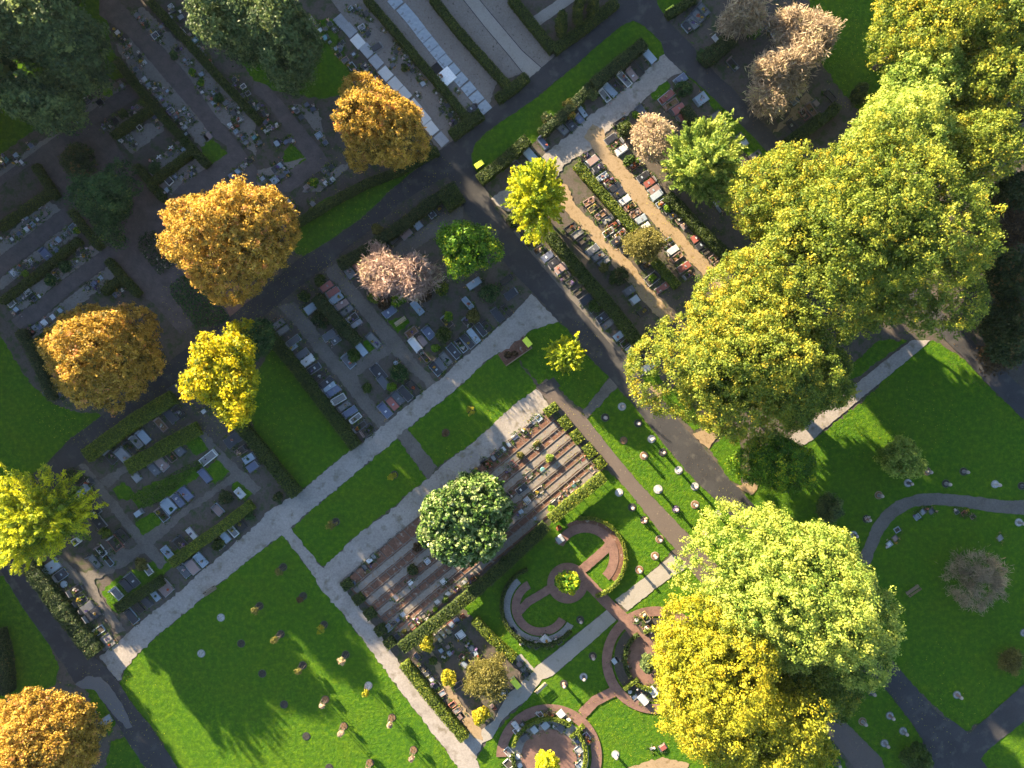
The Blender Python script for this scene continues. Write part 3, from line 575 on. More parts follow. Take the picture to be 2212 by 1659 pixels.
sheet("asphalt_road", [(2040,1545),(2094,1584),(2126,1554),(2212,1476),(2300,1400),(2300,1490),(2212,1556),(2134,1619),(2101,1656),(2070,1620)], M['asphalt'], 'asphalt', .03)
sheet("brown_path", [(1158,837),(1188,872),(1236,922),(1306,1000),(1348,1050),(1381,1090),(1418,1140),(1458,1185),(1481,1220),(1640,1405),(1794,1594),(1846,1659),(1890,1720),(1960,1720),(1911,1659),(1904,1637),(1819,1552),(1660,1360),(1516,1187),(1451,1117),(1381,1045),(1321,972),(1266,902),(1226,870),(1198,830),(1180,818)], M['brownpath'], 'brown', .03)
sheet("asphalt_apron", TP(2,2,(205,25),(360,-60),(420,20),(290,75)), M['asphalt'], 'top', .03)
# brick lanes in the upper left
for p in [TP(0,0,(860,-40),(1000,-20),(1130,110),(1380,380),(1600,620),(1850,980),(2100,1290),(2230,1480),(2212,1659),(1480,1680),(1600,1560),(1780,1460),(1970,1330),(1960,1260),(1830,1180),(1700,1000),(1400,650),(1100,300),(860,130)),
          TP(1,0,(-20,700),(100,740),(230,880),(400,1090),(560,1290),(650,1420),(600,1440),(300,1659),(0,1700),(-60,1659),(250,1500),(440,1380),(330,1230),(100,900),(-20,800)),
          TP(0,0,(1110,730),(1220,830),(820,1080),(900,1090),(1060,1330),(1180,1500),(1330,1700),(1450,1780),(1560,2100),(1750,2400),(1900,2550),(2140,2600),(2040,2700),(1700,2780),(1560,2890),(1330,2620),(1200,2540),(900,2250),(700,1900),(560,1660),(290,1410),(-40,1640),(-40,1560)),
          TP(0,1,(560,130),(640,240),(0,740),(-40,760),(-40,590)), TP(0,1,(880,510),(940,630),(600,880),(210,1220),(100,1110),(500,800))]:
    sheet("brick_lane", p, M['darkbrick'], 'brown', .03)
sheet("brick_apron", TP(0,1,(1900,880),(2200,760),(2230,880),(1990,1080)), M['brick'], 'top', .03)
# brick-edged leafy beds of the urn rows and their pale paving strips
RA = (1178, 886); RB = (1306, 1012); RC = (868, 1378); RD = (738, 1252)
sheet("leafy_beds", [RA, RB, (1180, 1118), (1036, 1240), RC, (RD[0] + 4, RD[1] + 6), (860, 1152), (1000, 1034)], M['redbed'], 'lane', .04)
def RP(s, t):       # s along the rows (0 upper right, 1 lower left), t across
    x0 = RA[0] + (RD[0] - RA[0]) * s; y0 = RA[1] + (RD[1] - RA[1]) * s; x1 = RB[0] + (RC[0] - RB[0]) * s; y1 = RB[1] + (RC[1] - RB[1]) * s
    return (x0 + (x1 - x0) * t, y0 + (y1 - y0) * t)
for t0, t1 in ((.17, .25), (.37, .45), (.56, .635), (.74, .81)):
    for i in range(3):
        s0 = .01 + i * .33; s1 = s0 + .325
        sheet("paved_strip", [RP(s0, t0), RP(s1, t0), RP(s1, t1), RP(s0, t1)], M['tiles'], 'brick', .03)
sheet("paved_strip", [RP(.01, .905), RP(.99, .905), RP(.99, .985), RP(.01, .985)], M['tiles'], 'brick', .03)
for t0, t1 in ((0.0, .16), (.26, .36), (.46, .55), (.645, .73), (.82, .905)):   # low kerbs around and across the leafy beds
    mb = MB()
    def kb(p, q, w=.05):
        (ax, ay), (bx, by) = W(*p), W(*q); d = math.hypot(bx - ax, by - ay); nx = -(by - ay) / d * w; ny = (bx - ax) / d * w
        mb.add([(ax + nx, ay + ny, .0), (bx + nx, by + ny, .0), (bx - nx, by - ny, .0), (ax - nx, ay - ny, .0), (ax + nx, ay + ny, .2), (bx + nx, by + ny, .2), (bx - nx, by - ny, .2), (ax - nx, ay - ny, .2)],
               [(0, 1, 2, 3), (7, 6, 5, 4), (0, 4, 5, 1), (1, 5, 6, 2), (2, 6, 7, 3), (3, 7, 4, 0)])
    kb(RP(.0, t0 + .006), RP(1., t0 + .006)); kb(RP(.0, t1 - .006), RP(1., t1 - .006))
    for i in range(25): kb(RP(.02 + i * .04, t0 + .014), RP(.02 + i * .04, t1 - .014), .035)
    tag(mb.build("kerb", M['kerb'], None), kind='structure')
# brick paths of the round gardens
BK = M['brick']
ring("brick_path", 1264, 1202, 52, 72, -45, 155, BK, 'brick')
ring("brick_path", 1226, 1259, 0, 44, 0, 359.9, BK, 'brick')
sheet("brick_path", band([(1250,1236),(1285,1206),(1316,1178)], 20), BK, 'brick', .02)
ring("brick_path", 1168, 1310, 45, 63, 118, 330, BK, 'brick')
sheet("brick_path", band([(1112,1330),(1140,1300),(1190,1270)], 18), BK, 'brick', .02)
sheet("brick_path", band([(1246,1235),(1310,1300),(1346,1334),(1400,1405)], 24), BK, 'brick', .02)
ring("brick_path", 1416, 1425, 95, 116, 50, 330, BK, 'brick'); ring("brick_court", 1416, 1425, 0, 62, 0, 359.9, BK, 'brick')
ring("brick_path", 1186, 1634, 92, 114, -40, 180, BK, 'brick'); ring("brick_court", 1186, 1634, 0, 60, 0, 359.9, BK, 'brick')
sheet("brick_path", band([(1256,1543),(1285,1513),(1335,1488)], 23), BK, 'brick', .02)
ring("grave_bed", 1416, 1425, 62, 90, 60, 330, M['beddark'], 'lane'); ring("grave_bed", 1186, 1634, 60, 86, -40, 200, M['bedgravel'], 'lane')
ring("grave_bed", 1168, 1310, 66, 82, 130, 330, M['bedgravel'], 'lane'); ring("grave_bed", 1266, 1205, 66, 84, -40, 120, M['redbed'], 'lane')
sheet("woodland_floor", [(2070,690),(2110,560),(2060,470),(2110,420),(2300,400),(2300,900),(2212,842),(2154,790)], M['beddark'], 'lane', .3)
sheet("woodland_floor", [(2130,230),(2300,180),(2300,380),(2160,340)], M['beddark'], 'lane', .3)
# ================================================================== trees
tree("maple_tree", 812, 287, 106, 108, 14, 'orange', "round orange autumn tree beside the concrete cover slabs, top centre", group="orange autumn trees", zb=1.5, cr=.42, leaves=32, leaf=.2, lobes=.2, inner=.4, seed=33, gap=.16)
tree("maple_tree", 512, 515, 142, 128, 17, 'orange', "largest golden-orange round tree, beside the asphalt road left of centre", group="orange autumn trees", zb=1.5, cr=.45, leaves=30, leaf=.21, lobes=.14, inner=.4, seed=4)
tree("maple_tree", 228, 762, 142, 126, 16, 'orange', "orange autumn tree on the left, above the shaded lawn", group="orange autumn trees", zb=1.5, cr=.45, leaves=32, leaf=.21, lobes=.16, inner=.4, seed=55, gap=.1)
tree("maple_tree", 98, 1592, 140, 108, 15, 'orange', "orange tree cut off by the bottom left corner", group="orange autumn trees", zb=1.5, cr=.45, leaves=30, leaf=.21, lobes=.2, inner=.4, seed=6)
tree("yellow_tree", 490, 803, 92, 120, 13, 'yellow', "bright yellow-green tree right of the lower orange tree", zb=2.5, cr=.7, leaves=40, leaf=.28, lobes=.25, seed=8, inner=.5)
tree("leafy_tree", 556, 735, 42, 45, 8, 'dark', "small dark green tree behind the bright yellow tree", zb=1, cr=.6, leaves=40, leaf=.25, seed=9)
tree("larch_tree", 82, 1118, 136, 108, 13, 'larch', "feathery yellow larch at the left edge beside the graves", zb=2, cr=1.0, leaves=60, leaf=.28, style='shoots', lobes=.25, seed=10, aspect=3.2, inner=.6)
tree("ginkgo_tree", 1162, 424, 62, 84, 11, 'ginkgo', "upright yellow-green ginkgo right of the road fork", zb=1.5, cr=.7, leaves=60, leaf=.24, style='shoots', lobes=.22, seed=12, aspect=2.2, inner=.6)
tree("leafy_tree", 1009, 535, 70, 68, 9.5, 'green', "fresh green round tree in the bend of the asphalt road", zb=1.5, cr=.7, leaves=44, leaf=.25, lobes=.18, seed=13, inner=.5)
tree("cherry_tree", 824, 588, 60, 64, 6.5, 'cherry', "left half of the pair of pinkish bare cherry trees among graves", group="pinkish cherry trees", zb=.8, cr=.75, leaves=80, leaf=.27, style='twigs', lobes=.3, seed=14, aspect=6, limbs=14)
tree("cherry_tree", 892, 602, 58, 58, 6.5, 'cherry', "right half of the pair of pinkish bare cherry trees among graves", group="pinkish cherry trees", zb=.8, cr=.75, leaves=80, leaf=.27, style='twigs', lobes=.3, seed=15, aspect=6, limbs=14)
tree("yew_tree", 236, 432, 72, 84, 10, 'dark', "dark evergreen tree standing in the dark brick square, left", zb=.5, cr=.7, leaves=44, leaf=.24, lobes=.25, seed=16, inner=.5)
tree("round_shrub", 172, 348, 34, 38, 3, 'hedged', "round dark brown-green bush above the dark evergreen tree", cat="shrub", zb=.2, cr=.5, leaves=44, leaf=.22, lobes=.08, seed=17)
for i, (x, y, a, b, h, lb) in enumerate([(60, 60, 100, 110, 19, "dark tree filling the very top left corner"), (165, 120, 75, 95, 17, "dark tree right of the corner tree, beside the brick lane"), (95, 230, 80, 70, 14, "lower dark tree at the left edge above the shaded grass")]):
    tree("dark_tree", x, y, a, b, h, 'bluegreen', lb, group="dark trees in the upper left corner", zb=3, cr=.9, leaves=46, leaf=.32, lobes=.22, seed=20 + i, inner=.5)
tree("dark_tree", 520, 50, 82, 95, 18, 'bluegreen', "left one of two joined dark trees at the top edge", group="dark trees at the top edge", zb=3, cr=.8, leaves=46, leaf=.3, seed=24, inner=.5)
tree("dark_tree", 620, 95, 90, 110, 17, 'bluegreen', "right one of two joined dark trees at the top edge", group="dark trees at the top edge", zb=3, cr=.8, leaves=46, leaf=.3, seed=25, inner=.5)
tree("young_ginkgo", 1222, 766, 66, 60, 6, 'larch', "sparse young yellow ginkgo on the grass beside the road bend", zb=1.0, cr=.5, leaves=46, leaf=.16, style='shoots', aspect=1.8, lobes=.55, seed=27, gap=.25, inner=.25, limbs=16, clumps=75, bias=.05)
tree("larch_tree", 1512, 362, 88, 98, 11, 'palegreen', "feathery green-yellow conifer among graves beside the tan cherry", zb=1, cr=.8, leaves=56, leaf=.26, style='shoots', lobes=.3, seed=27, aspect=3, bias=-.05, inner=.6)
tree("cherry_tree", 1407, 303, 50, 58, 6.5, 'tan', "tan leafed small tree left of the feathery green conifer", zb=1, cr=.55, leaves=60, leaf=.2, lobes=.2, style='twigs', seed=28, aspect=3, limbs=12)
tree("small_tree", 1395, 526, 48, 45, 5, 'olive', "olive-yellow feathery little tree between the two sandy lanes", zb=.6, cr=.5, leaves=50, leaf=.18, style='twigs', lobes=.2, seed=29, aspect=3, bias=.15)
for i, (x, y, a, b, h, lb) in enumerate([(1607, 38, 62, 50, 7, "bare twiggy tree nearest the top edge, right of the roads"), (1742, 78, 72, 76, 8, "widest bare twiggy tree, beside the top right lawn"), (1690, 152, 72, 70, 7.5, "bare twiggy tree in the middle of its clump of four"), (1655, 212, 42, 42, 6.5, "lowest bare twiggy tree of its clump, above the dark hedge")]):
    tree("cherry_tree", x, y, a, b, h, 'tan', lb, group="bare twiggy trees at the top right", zb=1, cr=.75, leaves=80, leaf=.28, style='twigs', lobes=.32, seed=30 + i, aspect=7, limbs=14, bark='palebark')
BIG = [
 (1990, 60, 105, 118, 20, 'plane', "yellow tree at the top edge beside the shaded lawn", 0.1), (2120, 80, 120, 125, 21, 'plane', "tree in the top right corner with yellow tips", .02), (1985, 190, 95, 85, 18, 'palegreen', "pale green tree below the yellow top-edge tree", -.05),
 (2090, 205, 105, 95, 20, 'plane', "yellow-green tree right of the pale green one near the right edge", 0), (1945, 285, 115, 98, 19, 'palegreen', "pale cream-green crown above the largest tree", .08), (2075, 330, 90, 95, 20, 'plane', "tree beside the bare branches at the right edge", 0),
 (1865, 515, 252, 248, 25, 'plane', "largest broad yellow-green tree, right of the graves", -.02), (1690, 440, 118, 120, 17, 'plane', "yellow-green tree leaning over the graves on the largest tree's left side", .1),
 (1615, 690, 140, 145, 19, 'plane', "yellow-green tree over the lower end of the sandy lane", .14), (1592, 795, 208, 148, 20, 'plane', "broad yellow-green tree beside the asphalt road", .1), (1710, 810, 115, 135, 19, 'plane', "dark-sided tree between the largest tree and the lower lawn", -.12),
 (1675, 1000, 92, 72, 11, 'green', "dark green lower tree where the gravel path meets the road", -.05),
 (1686, 1272, 214, 200, 22, 'palegreen', "large pale green tree left of the curved path", .12), (1800, 1330, 120, 130, 20, 'palegreen', "pale green tree on the lower right side of its large neighbour", .02),
 (1532, 1440, 152, 176, 19, 'gold', "golden yellow tree covering half of the round brick garden", .12), (1640, 1560, 168, 145, 19, 'gold', "golden tree at the bottom edge", -.02), (1760, 1450, 100, 105, 16, 'plane', "darker green tree between golden trees and the asphalt road", -.2),
]
for i, (x, y, a, b, h, k, lb, bi) in enumerate(BIG):
    big = a > 180
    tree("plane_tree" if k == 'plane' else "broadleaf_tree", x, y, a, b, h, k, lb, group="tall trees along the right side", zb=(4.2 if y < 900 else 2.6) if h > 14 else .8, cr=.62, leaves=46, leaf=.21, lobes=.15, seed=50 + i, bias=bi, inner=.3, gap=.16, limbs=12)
tree("bare_tree", 2180, 255, 62, 75, 13, 'bare', "bare pale branches at the right edge", zb=2, cr=.9, leaves=40, leaf=.4, style='twigs', seed=80, aspect=9, bark='palebark', limbs=20, lobes=.25, gap=.2, inner=.3)
for i, (x, y, a, b, h, k, lb) in enumerate([(2175, 415, 55, 40, 12, 'hedged', "dark tree at the right edge below the bare branches"), (2165, 500, 70, 55, 8, 'brown', "brown thinning thicket at the right edge"), (2175, 600, 62, 65, 11, 'hedged', "dull dark green tree at the right edge, upper of two"), (2170, 710, 68, 75, 11, 'hedged', "dull green-brown tree at the right edge above the lower road"), (2150, 770, 45, 35, 4, 'brown', "brown leafed bush beside the road at the right edge")]):
    tree("woodland_tree", x, y, a, b, h, k, lb, group="woodland at the right edge", zb=1, cr=.8, leaves=46, leaf=.28, seed=90 + i, style='twigs' if k == 'brown' else 'round', aspect=3 if k == 'brown' else 1.6, inner=.4)
tree("small_tree", 2105, 572, 22, 24, 5, 'yellow', "little yellow-leafed tree beside the woodland, right of the largest tree", zb=.5, cr=.5, leaves=40, leaf=.22, seed=97, bias=-.1)
tree("magnolia_tree", 1004, 1122, 104, 102, 9, 'magnolia', "round magnolia with large pale leaves over the urn rows", zb=1, cr=.42, leaves=26, leaf=.35, lobes=.14, seed=98, inner=.8)
tree("young_tree", 1226, 1258, 28, 29, 4.5, 'green', "small bright green tree in the round brick bed", zb=1.2, cr=.4, leaves=26, leaf=.32, seed=99, bias=.3, r0=.06)
tree("young_tree", 1181, 1645, 29, 24, 4.5, 'ginkgo', "small yellow-green tree in the round court at the bottom edge", zb=1.2, cr=.4, leaves=26, leaf=.3, seed=100, bias=.15, r0=.06)
tree("round_shrub", 1052, 1460, 56, 52, 4.5, 'olive', "olive twiggy round tree above the lime container, bottom centre", zb=.3, cr=.5, leaves=56, leaf=.18, style='twigs', seed=101, aspect=4, bias=.1)
for i, (x, y, r, lb) in enumerate([(923, 1386, 17, "upper orange-yellow round bush beside the dark hedge"), (968, 1461, 17, "middle orange-yellow round bush left of the olive tree"), (1037, 1545, 19, "lowest orange-yellow round bush below the olive tree")]):
    tree("round_shrub", x, y, r, r + 3, 2.2, 'gold', lb, cat="shrub", group="orange-yellow round bushes", zb=.1, cr=.3, leaves=30, leaf=.2, seed=102 + i, bias=.25)
tree("small_tree", 1945, 990, 54, 46, 6, 'palegreen', "small green tree on the lower right lawn above the curved path", zb=1, cr=.6, leaves=44, leaf=.25, seed=106, inner=.4)
tree("bare_shrub", 2108, 1245, 72, 66, 5.5, 'tan', "brown twiggy thicket on the right lawn inside the path's bend", cat="shrub", zb=.3, cr=.7, leaves=50, leaf=.22, style='twigs', seed=107, aspect=9, limbs=16, gap=.45, inner=.1, bias=-.3)
tree("bare_shrub", 2182, 1428, 30, 26, 2.5, 'olive', "small olive-brown bush on the lawn at the lower right edge", cat="shrub", zb=.2, cr=.4, leaves=44, leaf=.18, style='twigs', seed=108, aspect=4)
tree("round_shrub", 1978, 1638, 36, 30, 2.5, 'lowgreen', "round green bush between the two lower right roads", cat="shrub", zb=.2, cr=.4, leaves=40, leaf=.2, seed=109)
tree("round_shrub", 1790, 1098, 28, 30, 5, 'bluegreen', "blue-green young tree beside the pale green tree", cat="tree", zb=.5, cr=.5, leaves=40, leaf=.22, seed=110)
tree("small_tree", 1401, 1430, 15, 20, 3, 'bluegreen', "blue-green shrub beside the golden tree in the round court", cat="shrub", zb=.2, cr=.35, leaves=34, leaf=.26, seed=111, bias=.2)
for i, (x, y, a, b, h, lb) in enumerate([(1213, 52, 10, 24, 4, "left columnar conifer inside the hedge corner"), (1249, 25, 9, 26, 4.2, "middle columnar conifer inside the hedge corner"), (1281, 12, 11, 22, 4, "right columnar conifer inside the hedge corner"), (1857, 203, 12, 20, 3.5, "columnar conifer at the edge of the top right lawn")]):
    tree("conifer", x, y, a, b, h, 'hedge', lb, group="columnar conifers", zb=.1, cr=.28, leaves=30, leaf=.16, lobes=.05, low=-.9, seed=112 + i, inner=.6, r0=.08, limbs=4)
# tall wood outside the picture towards the low sun: its shade lies over the upper left of the cemetery
OFF = []
for i, h in enumerate([13, 14.5, 25.6, 25.2, 19, 20, 20.5, 20, 20, 19.5, 20, 19, 20.5, 19, 21]):
    s = -0.16 + i * 0.083
    OFF.append((-200 + 742 * s, 554 - 1100 * s, h))
OFF += [(-420 + 742 * s, 500 - 1100 * s, 21) for s in (.12, .25, .38, .5, .62, .75, .87, 1.0)]
OFF += [(-150, 1150, 15), (-150, 220, 19), (-240, 330, 19), (60, -150, 20), (-300, 1000, 14), (-120, 1310, 10)]
OFF += [(640, -560, 20), (740, -520, 20), (850, -440, 19), (950, -380, 19), (1050, -420, 20), (1160, -390, 19), (1260, -420, 15.5), (1380, -360, 14), (1490, -340, 14), (1590, -310, 14)]
for i, (x, y, h) in enumerate(OFF):
    kz = H / (H - .87 - .42 * h)
    tree("tall_tree", 1106 + (x - 1106) * kz, 829.5 + (y - 829.5) * kz, 96, 96, h, 'dark', "tall dense dark tree of the wood beyond the frame, towards the sun", group="tall wood beyond the frame", zb=.4, cr=1.3, leaves=36, leaf=.85, seed=200 + i, lobes=.15, inner=.6, limbs=5)

# ================================================================== hedges
HD = [
 ([(1188,507),(1240,570),(1300,640),(1350,702),(1386,750)], 26, 1.4, 'hedge', "long clipped green hedge right of the asphalt road"),
 ([(1246,355),(1290,405),(1330,450),(1371,496)], 19, 1.2, 'hedge_yellow_sunlit', "sunlit yellow-green hedge left of the upper sandy lane"),
 ([(1414,562),(1440,592),(1464,618)], 18, 1.2, 'hedge_yellow_sunlit', "short sunlit hedge piece at the lower end of the lanes"),
 ([(1443,422),(1490,470),(1530,512),(1578,558)], 22, 1.5, 'hedge', "dark hedge right of the upper sandy lane"),
 ([(1480,232),(1500,262),(1540,308),(1580,352),(1640,410)], 20, 1.4, 'hedged', "dark hedge between the red graves and the right hand road"),
 ([(1392,92),(1340,134),(1281,182)], 24, 1.6, 'hedged', "tall dark hedge behind the white-kerbed grave, upper right"),
 ([(1275,186),(1240,225),(1205,258),(1168,288)], 20, 1.3, 'hedged', "loose dark shrub hedge between the upper grass strip and graves"),
 ([(1140,300),(1090,345),(1036,388)], 24, 1.5, 'hedge', "hedge at the lower left end of the upper grass strip"),
 ([(945,325),(905,346),(860,370),(800,392),(735,425),(640,482)], 17, 1.2, 'hedge', "long low hedge along the left side of the main road"),
 ([(790,-5),(840,52),(900,125),(960,195),(1006,252)], 17, 1.2, 'hedge', "hedge between the cover slabs and the open grave"),
 ([(975,292),(1005,270),(1040,245)], 23, 1.3, 'hedge', "short hedge at the road end right of the concrete slabs"),
 ([(934,-5),(985,60),(1045,128),(1098,186)], 18, 1.2, 'hedge', "hedge right of the wet blue slabs"),
 ([(1074,213),(1106,192),(1138,164)], 20, 1.3, 'hedge', "short hedge block at the road end beside the pale concrete path"),
 ([(1105,-5),(1150,52),(1196,108),(1262,58),(1332,4)], 20, 1.3, 'hedge', "corner hedge around the columnar conifers, top"),
 ([(250,130),(310,205),(370,275),(447,356)], 17, 1.2, 'hedge', "long hedge left of the widest dark brick lane"),
 ([(323,2),(400,85),(470,165),(560,262)], 17, 1.2, 'hedge', "long hedge between two rows of small graves, upper left"),
 ([(242,294),(285,262),(327,233)], 15, 1.2, 'hedge', "short hedge left of the two white crosses, upper one"),
 ([(326,396),(368,362),(410,329)], 15, 1.2, 'hedge', "short hedge just below the two white crosses"),
 ([(293,358),(320,390),(350,428)], 15, 1.2, 'hedge', "short hedge right of the dark evergreen tree"),
 ([(75,357),(118,425)], 16, 1.2, 'hedge', "short hedge left of the dark evergreen tree, upper piece"),
 ([(152,455),(185,498),(216,535)], 15, 1.2, 'hedge', "hedge piece below the dark evergreen tree"),
 ([(232,562),(265,600),(298,636)], 17, 1.2, 'hedge', "hedge piece left of the lower planted bed"),
 ([(-5,492),(50,455),(102,418)], 16, 1.2, 'hedge', "uppermost cross hedge at the left edge"),
 ([(2,652),(80,592),(170,518)], 14, 1.2, 'hedge', "middle cross hedge at the left edge between small graves"),
 ([(222,632),(256,604)], 15, 1.2, 'hedge', "stub of hedge above the left orange tree"),
 ([(66,745),(110,715),(160,680)], 14, 1.2, 'hedge', "lowest cross hedge at the left edge beside the orange tree"),
 ([(42,715),(75,775),(112,862)], 17, 1.3, 'hedged', "dark hedge between the left lawn and the brick lanes"),
 ([(985,402),(930,438),(870,485),(800,535),(733,572)], 23, 1.4, 'hedged', "loose brownish shrub border below the main road"),
 ([(683,642),(725,690),(772,740)], 24, 1.5, 'hedged', "dark ivy hedge between two rows in the central graves"),
 ([(575,715),(640,796),(700,875),(768,965)], 25, 1.4, 'hedge', "long leafy hedge between the central graves and the lawn"),
 ([(512,912),(560,968),(600,1020),(640,1068)], 25, 1.4, 'hedge', "leafy hedge left of the enclosed lawn"),
 ([(185,985),(240,945),(295,905),(372,858)], 30, 1.4, 'hedge_yellow_sunlit', "broad yellow-green hedge below the left road"),
 ([(275,1010),(330,980),(372,955),(428,925)], 30, 1.0, 'hedge_yellow_sunlit', "broad low hedge in the middle of the left grave island"),
 ([(370,1217),(420,1180),(480,1138),(542,1090)], 22, 1.2, 'hedge_yellow_sunlit', "yellow-green hedge behind the graves along the wide gravel path"),
 ([(252,1315),(300,1285),(348,1254)], 22, 1.2, 'hedge', "short hedge behind the lowest left graves"),
 ([(62,1222),(110,1290),(155,1350),(205,1412)], 34, 1.5, 'hedged', "broad brownish hedge along the lower left road"),
 ([(-12,1365),(4,1430),(8,1500)], 22, 2.0, 'hedged', "dark hedge at the left edge near the bottom"),
 ([(868,1400),(910,1368),(960,1330),(1020,1282),(1080,1230),(1150,1165),(1180,1135)], 25, 1.9, 'hedge', "long hedge on stems below the urn rows, lower part"),
 ([(1190,1122),(1240,1080),(1304,1028)], 24, 1.9, 'hedge_yellow_sunlit', "sunlit hedge on bare stems right of the magnolia"),  # same hedge as above, its sunlit end painted with the brighter leaf colour
 ([(872,1434),(915,1490),(960,1545),(1004,1596)], 22, 1.3, 'hedge_yellow_sunlit', "low clipped hedge beside the gravel path at bottom centre"),
 ([(1025,1340),(1060,1378),(1110,1424)], 18, 1.3, 'hedge_yellow_sunlit', "clipped sunlit hedge left of the round garden"),
 ([(1706,306),(1740,282),(1775,255)], 24, 1.5, 'hedge', "dark leafy hedge at the end of the right hand road"),
 ([(1770,262),(1795,245),(1808,228)], 20, 1.8, 'hedge', "bright green leafy hedge beside the pale green crown"),
 ([(1520,130),(1555,105),(1580,82)], 30, 1.4, 'hedged', "dark glossy hedge below the bare twiggy trees"),
 ([(1442,32),(1480,8),(1500,-6)], 16, 1.3, 'hedge', "short hedge beside the lime container at the top edge"),
]
for i, (p, w, h, k, lb) in enumerate(HD):
    st = 'on stems' in lb or 'on bare stems' in lb
    hedge(p, w, h, k, lb, z0=.9 if st else 0.0, leaf=.15 if 'leafy' not in lb else .2, dens=95 if 'leafy' not in lb else 70, rough=.05 if k != 'hedged' else .12, group="clipped hedges")
def block(c, r, u, v, l, w, k, lb, h=.8, group="square box bushes"):
    x, y = T(c, r, u, v); d = .5 * l / 4; a = A_ANG if l >= w else A_ANG
    hedge([(x - cos(a) * d, y + sin(a) * d), (x + cos(a) * d, y - sin(a) * d)], w / 4, h, k, lb, leaf=.16, dens=90, rough=.05, name="box_bush", cat="bush", group=group)
for (u, v), o in zip([(785,75),(885,200),(985,325),(1075,470),(1155,580)], ("uppermost", "second", "middle", "fourth", "lowest")):
    block(1, 3, u, v, 85, 85, 'hedge', f"{o} of five dark square bushes along the gravel path, left of the urn rows")
for (u, v, l, w), o in zip([(340,220,120,75),(460,335,80,115),(560,455,80,115),(670,575,80,115),(760,680,80,100)], ("uppermost", "second", "middle", "fourth", "lowest")):
    block(2, 2, u, v, l, w, 'hedge_yellow_sunlit', f"{o} of five sunlit square bushes between urn rows and brown path")
block(1, 1, 1690, 50, 165, 165, 'hedge', "square clipped green block at the road fork", 1.4, None)
# two planted beds in the brick square
def bedpatch(pts, key, label, h, leaf, dens):
    wp = [W(x, y) for x, y in pts]; cx = sum(p[0] for p in wp) / len(wp); cy = sum(p[1] for p in wp) / len(wp)
    n = len(wp); P = []; rs = np.random.default_rng(int(cx * 10) % 999 + 5)
    xs = [p[0] for p in wp]; ys = [p[1] for p in wp]; tot = int((max(xs) - min(xs)) * (max(ys) - min(ys)) * dens)
    for _ in range(tot):
        x = rs.uniform(min(xs), max(xs)); y = rs.uniform(min(ys), max(ys)); ins = False; j = n - 1
        for i in range(n):
            if (wp[i][1] > y) != (wp[j][1] > y) and x < (wp[j][0] - wp[i][0]) * (y - wp[i][1]) / (wp[j][1] - wp[i][1]) + wp[i][0]: ins = not ins
            j = i
        if ins: P.append((x - cx, y - cy, h * rs.uniform(.3, 1) * (.7 + .3 * math.sin(x * 2.1) * math.sin(y * 1.7))))
    P = np.array(P); N = rs.normal(size=P.shape) * .6 + np.array([0, 0, 1])
    o = link("planted_bed", quads_mesh("planted_bed", P, N, leaf * rs.uniform(.7, 1.3, len(P)), np.clip(rs.normal(.5, .25, len(P)), 0, 1)), L[key]); o.location = (cx, cy, 0.1)
    return tag(o, label, "flower bed")
bedpatch(TP(0,1,(1200,420),(1270,350),(1350,340),(1430,440),(1550,590),(1480,660),(1390,720),(1290,600),(1210,500)), 'bed', "dark shrub bed with pale flowers in the brick square", .7, .22, 40)
bedpatch(TP(0,1,(1470,810),(1560,740),(1670,690),(1800,850),(2000,1090),(1900,1150),(1700,1180),(1640,1090),(1480,880)), 'dark', "dense green ground cover bed below the pale-flowered bed", .45, .2, 60)
bedpatch(TP(0,2,(1130,960),(1400,830),(1700,640),(1780,690),(1560,860),(1330,1060),(1220,1060)), 'lowgreen', "patch of low green plants on the left grave island", .4, .2, 40)
# thin hedges that follow the round gardens
RH = [(arc(1266,1205,86,-75,100), 7, .7, 'hedge_yellow_sunlit', "thin curved hedge around the upper round bed"), (arc(1168,1310,85,110,320), 7, .7, 'hedge', "thin curved hedge around the lower left round bed"),
      (arc(1416,1425,66,125,215), 7, .7, 'hedge', "curved hedge left of the round court, middle garden"), (arc(1416,1425,66,232,262), 7, .7, 'hedge_yellow_sunlit', "curved hedge below the round court, middle garden"), (arc(1416,1425,64,68,112,6), 6, .6, 'hedge_yellow_sunlit', "curved hedge at the top of the middle round garden"),
      ([(1349,1489),(1378,1468)], 7, .7, 'hedge_yellow_sunlit', "short straight hedge stub crossing the middle round garden"),
      (arc(1186,1634,80,55,165), 7, .8, 'hedge_yellow_sunlit', "curved hedge around the lower round court, upper arc"), (arc(1186,1634,80,-20,38), 7, .8, 'hedge_yellow_sunlit', "curved hedge around the lower round court, right arc"),
      ([(1234,1594),(1260,1568)], 7, .7, 'hedge_yellow_sunlit', "short straight hedge stub at the gap of the lower round court"), (arc(1186,1634,78,178,200,5), 7, .8, 'hedge', "curved hedge left of the lower round court")]
for p, w, h, k, lb in RH: hedge(p, w, h, k, lb, leaf=.15, dens=110, rough=.05, name="curved_hedge", group="thin curved hedges")
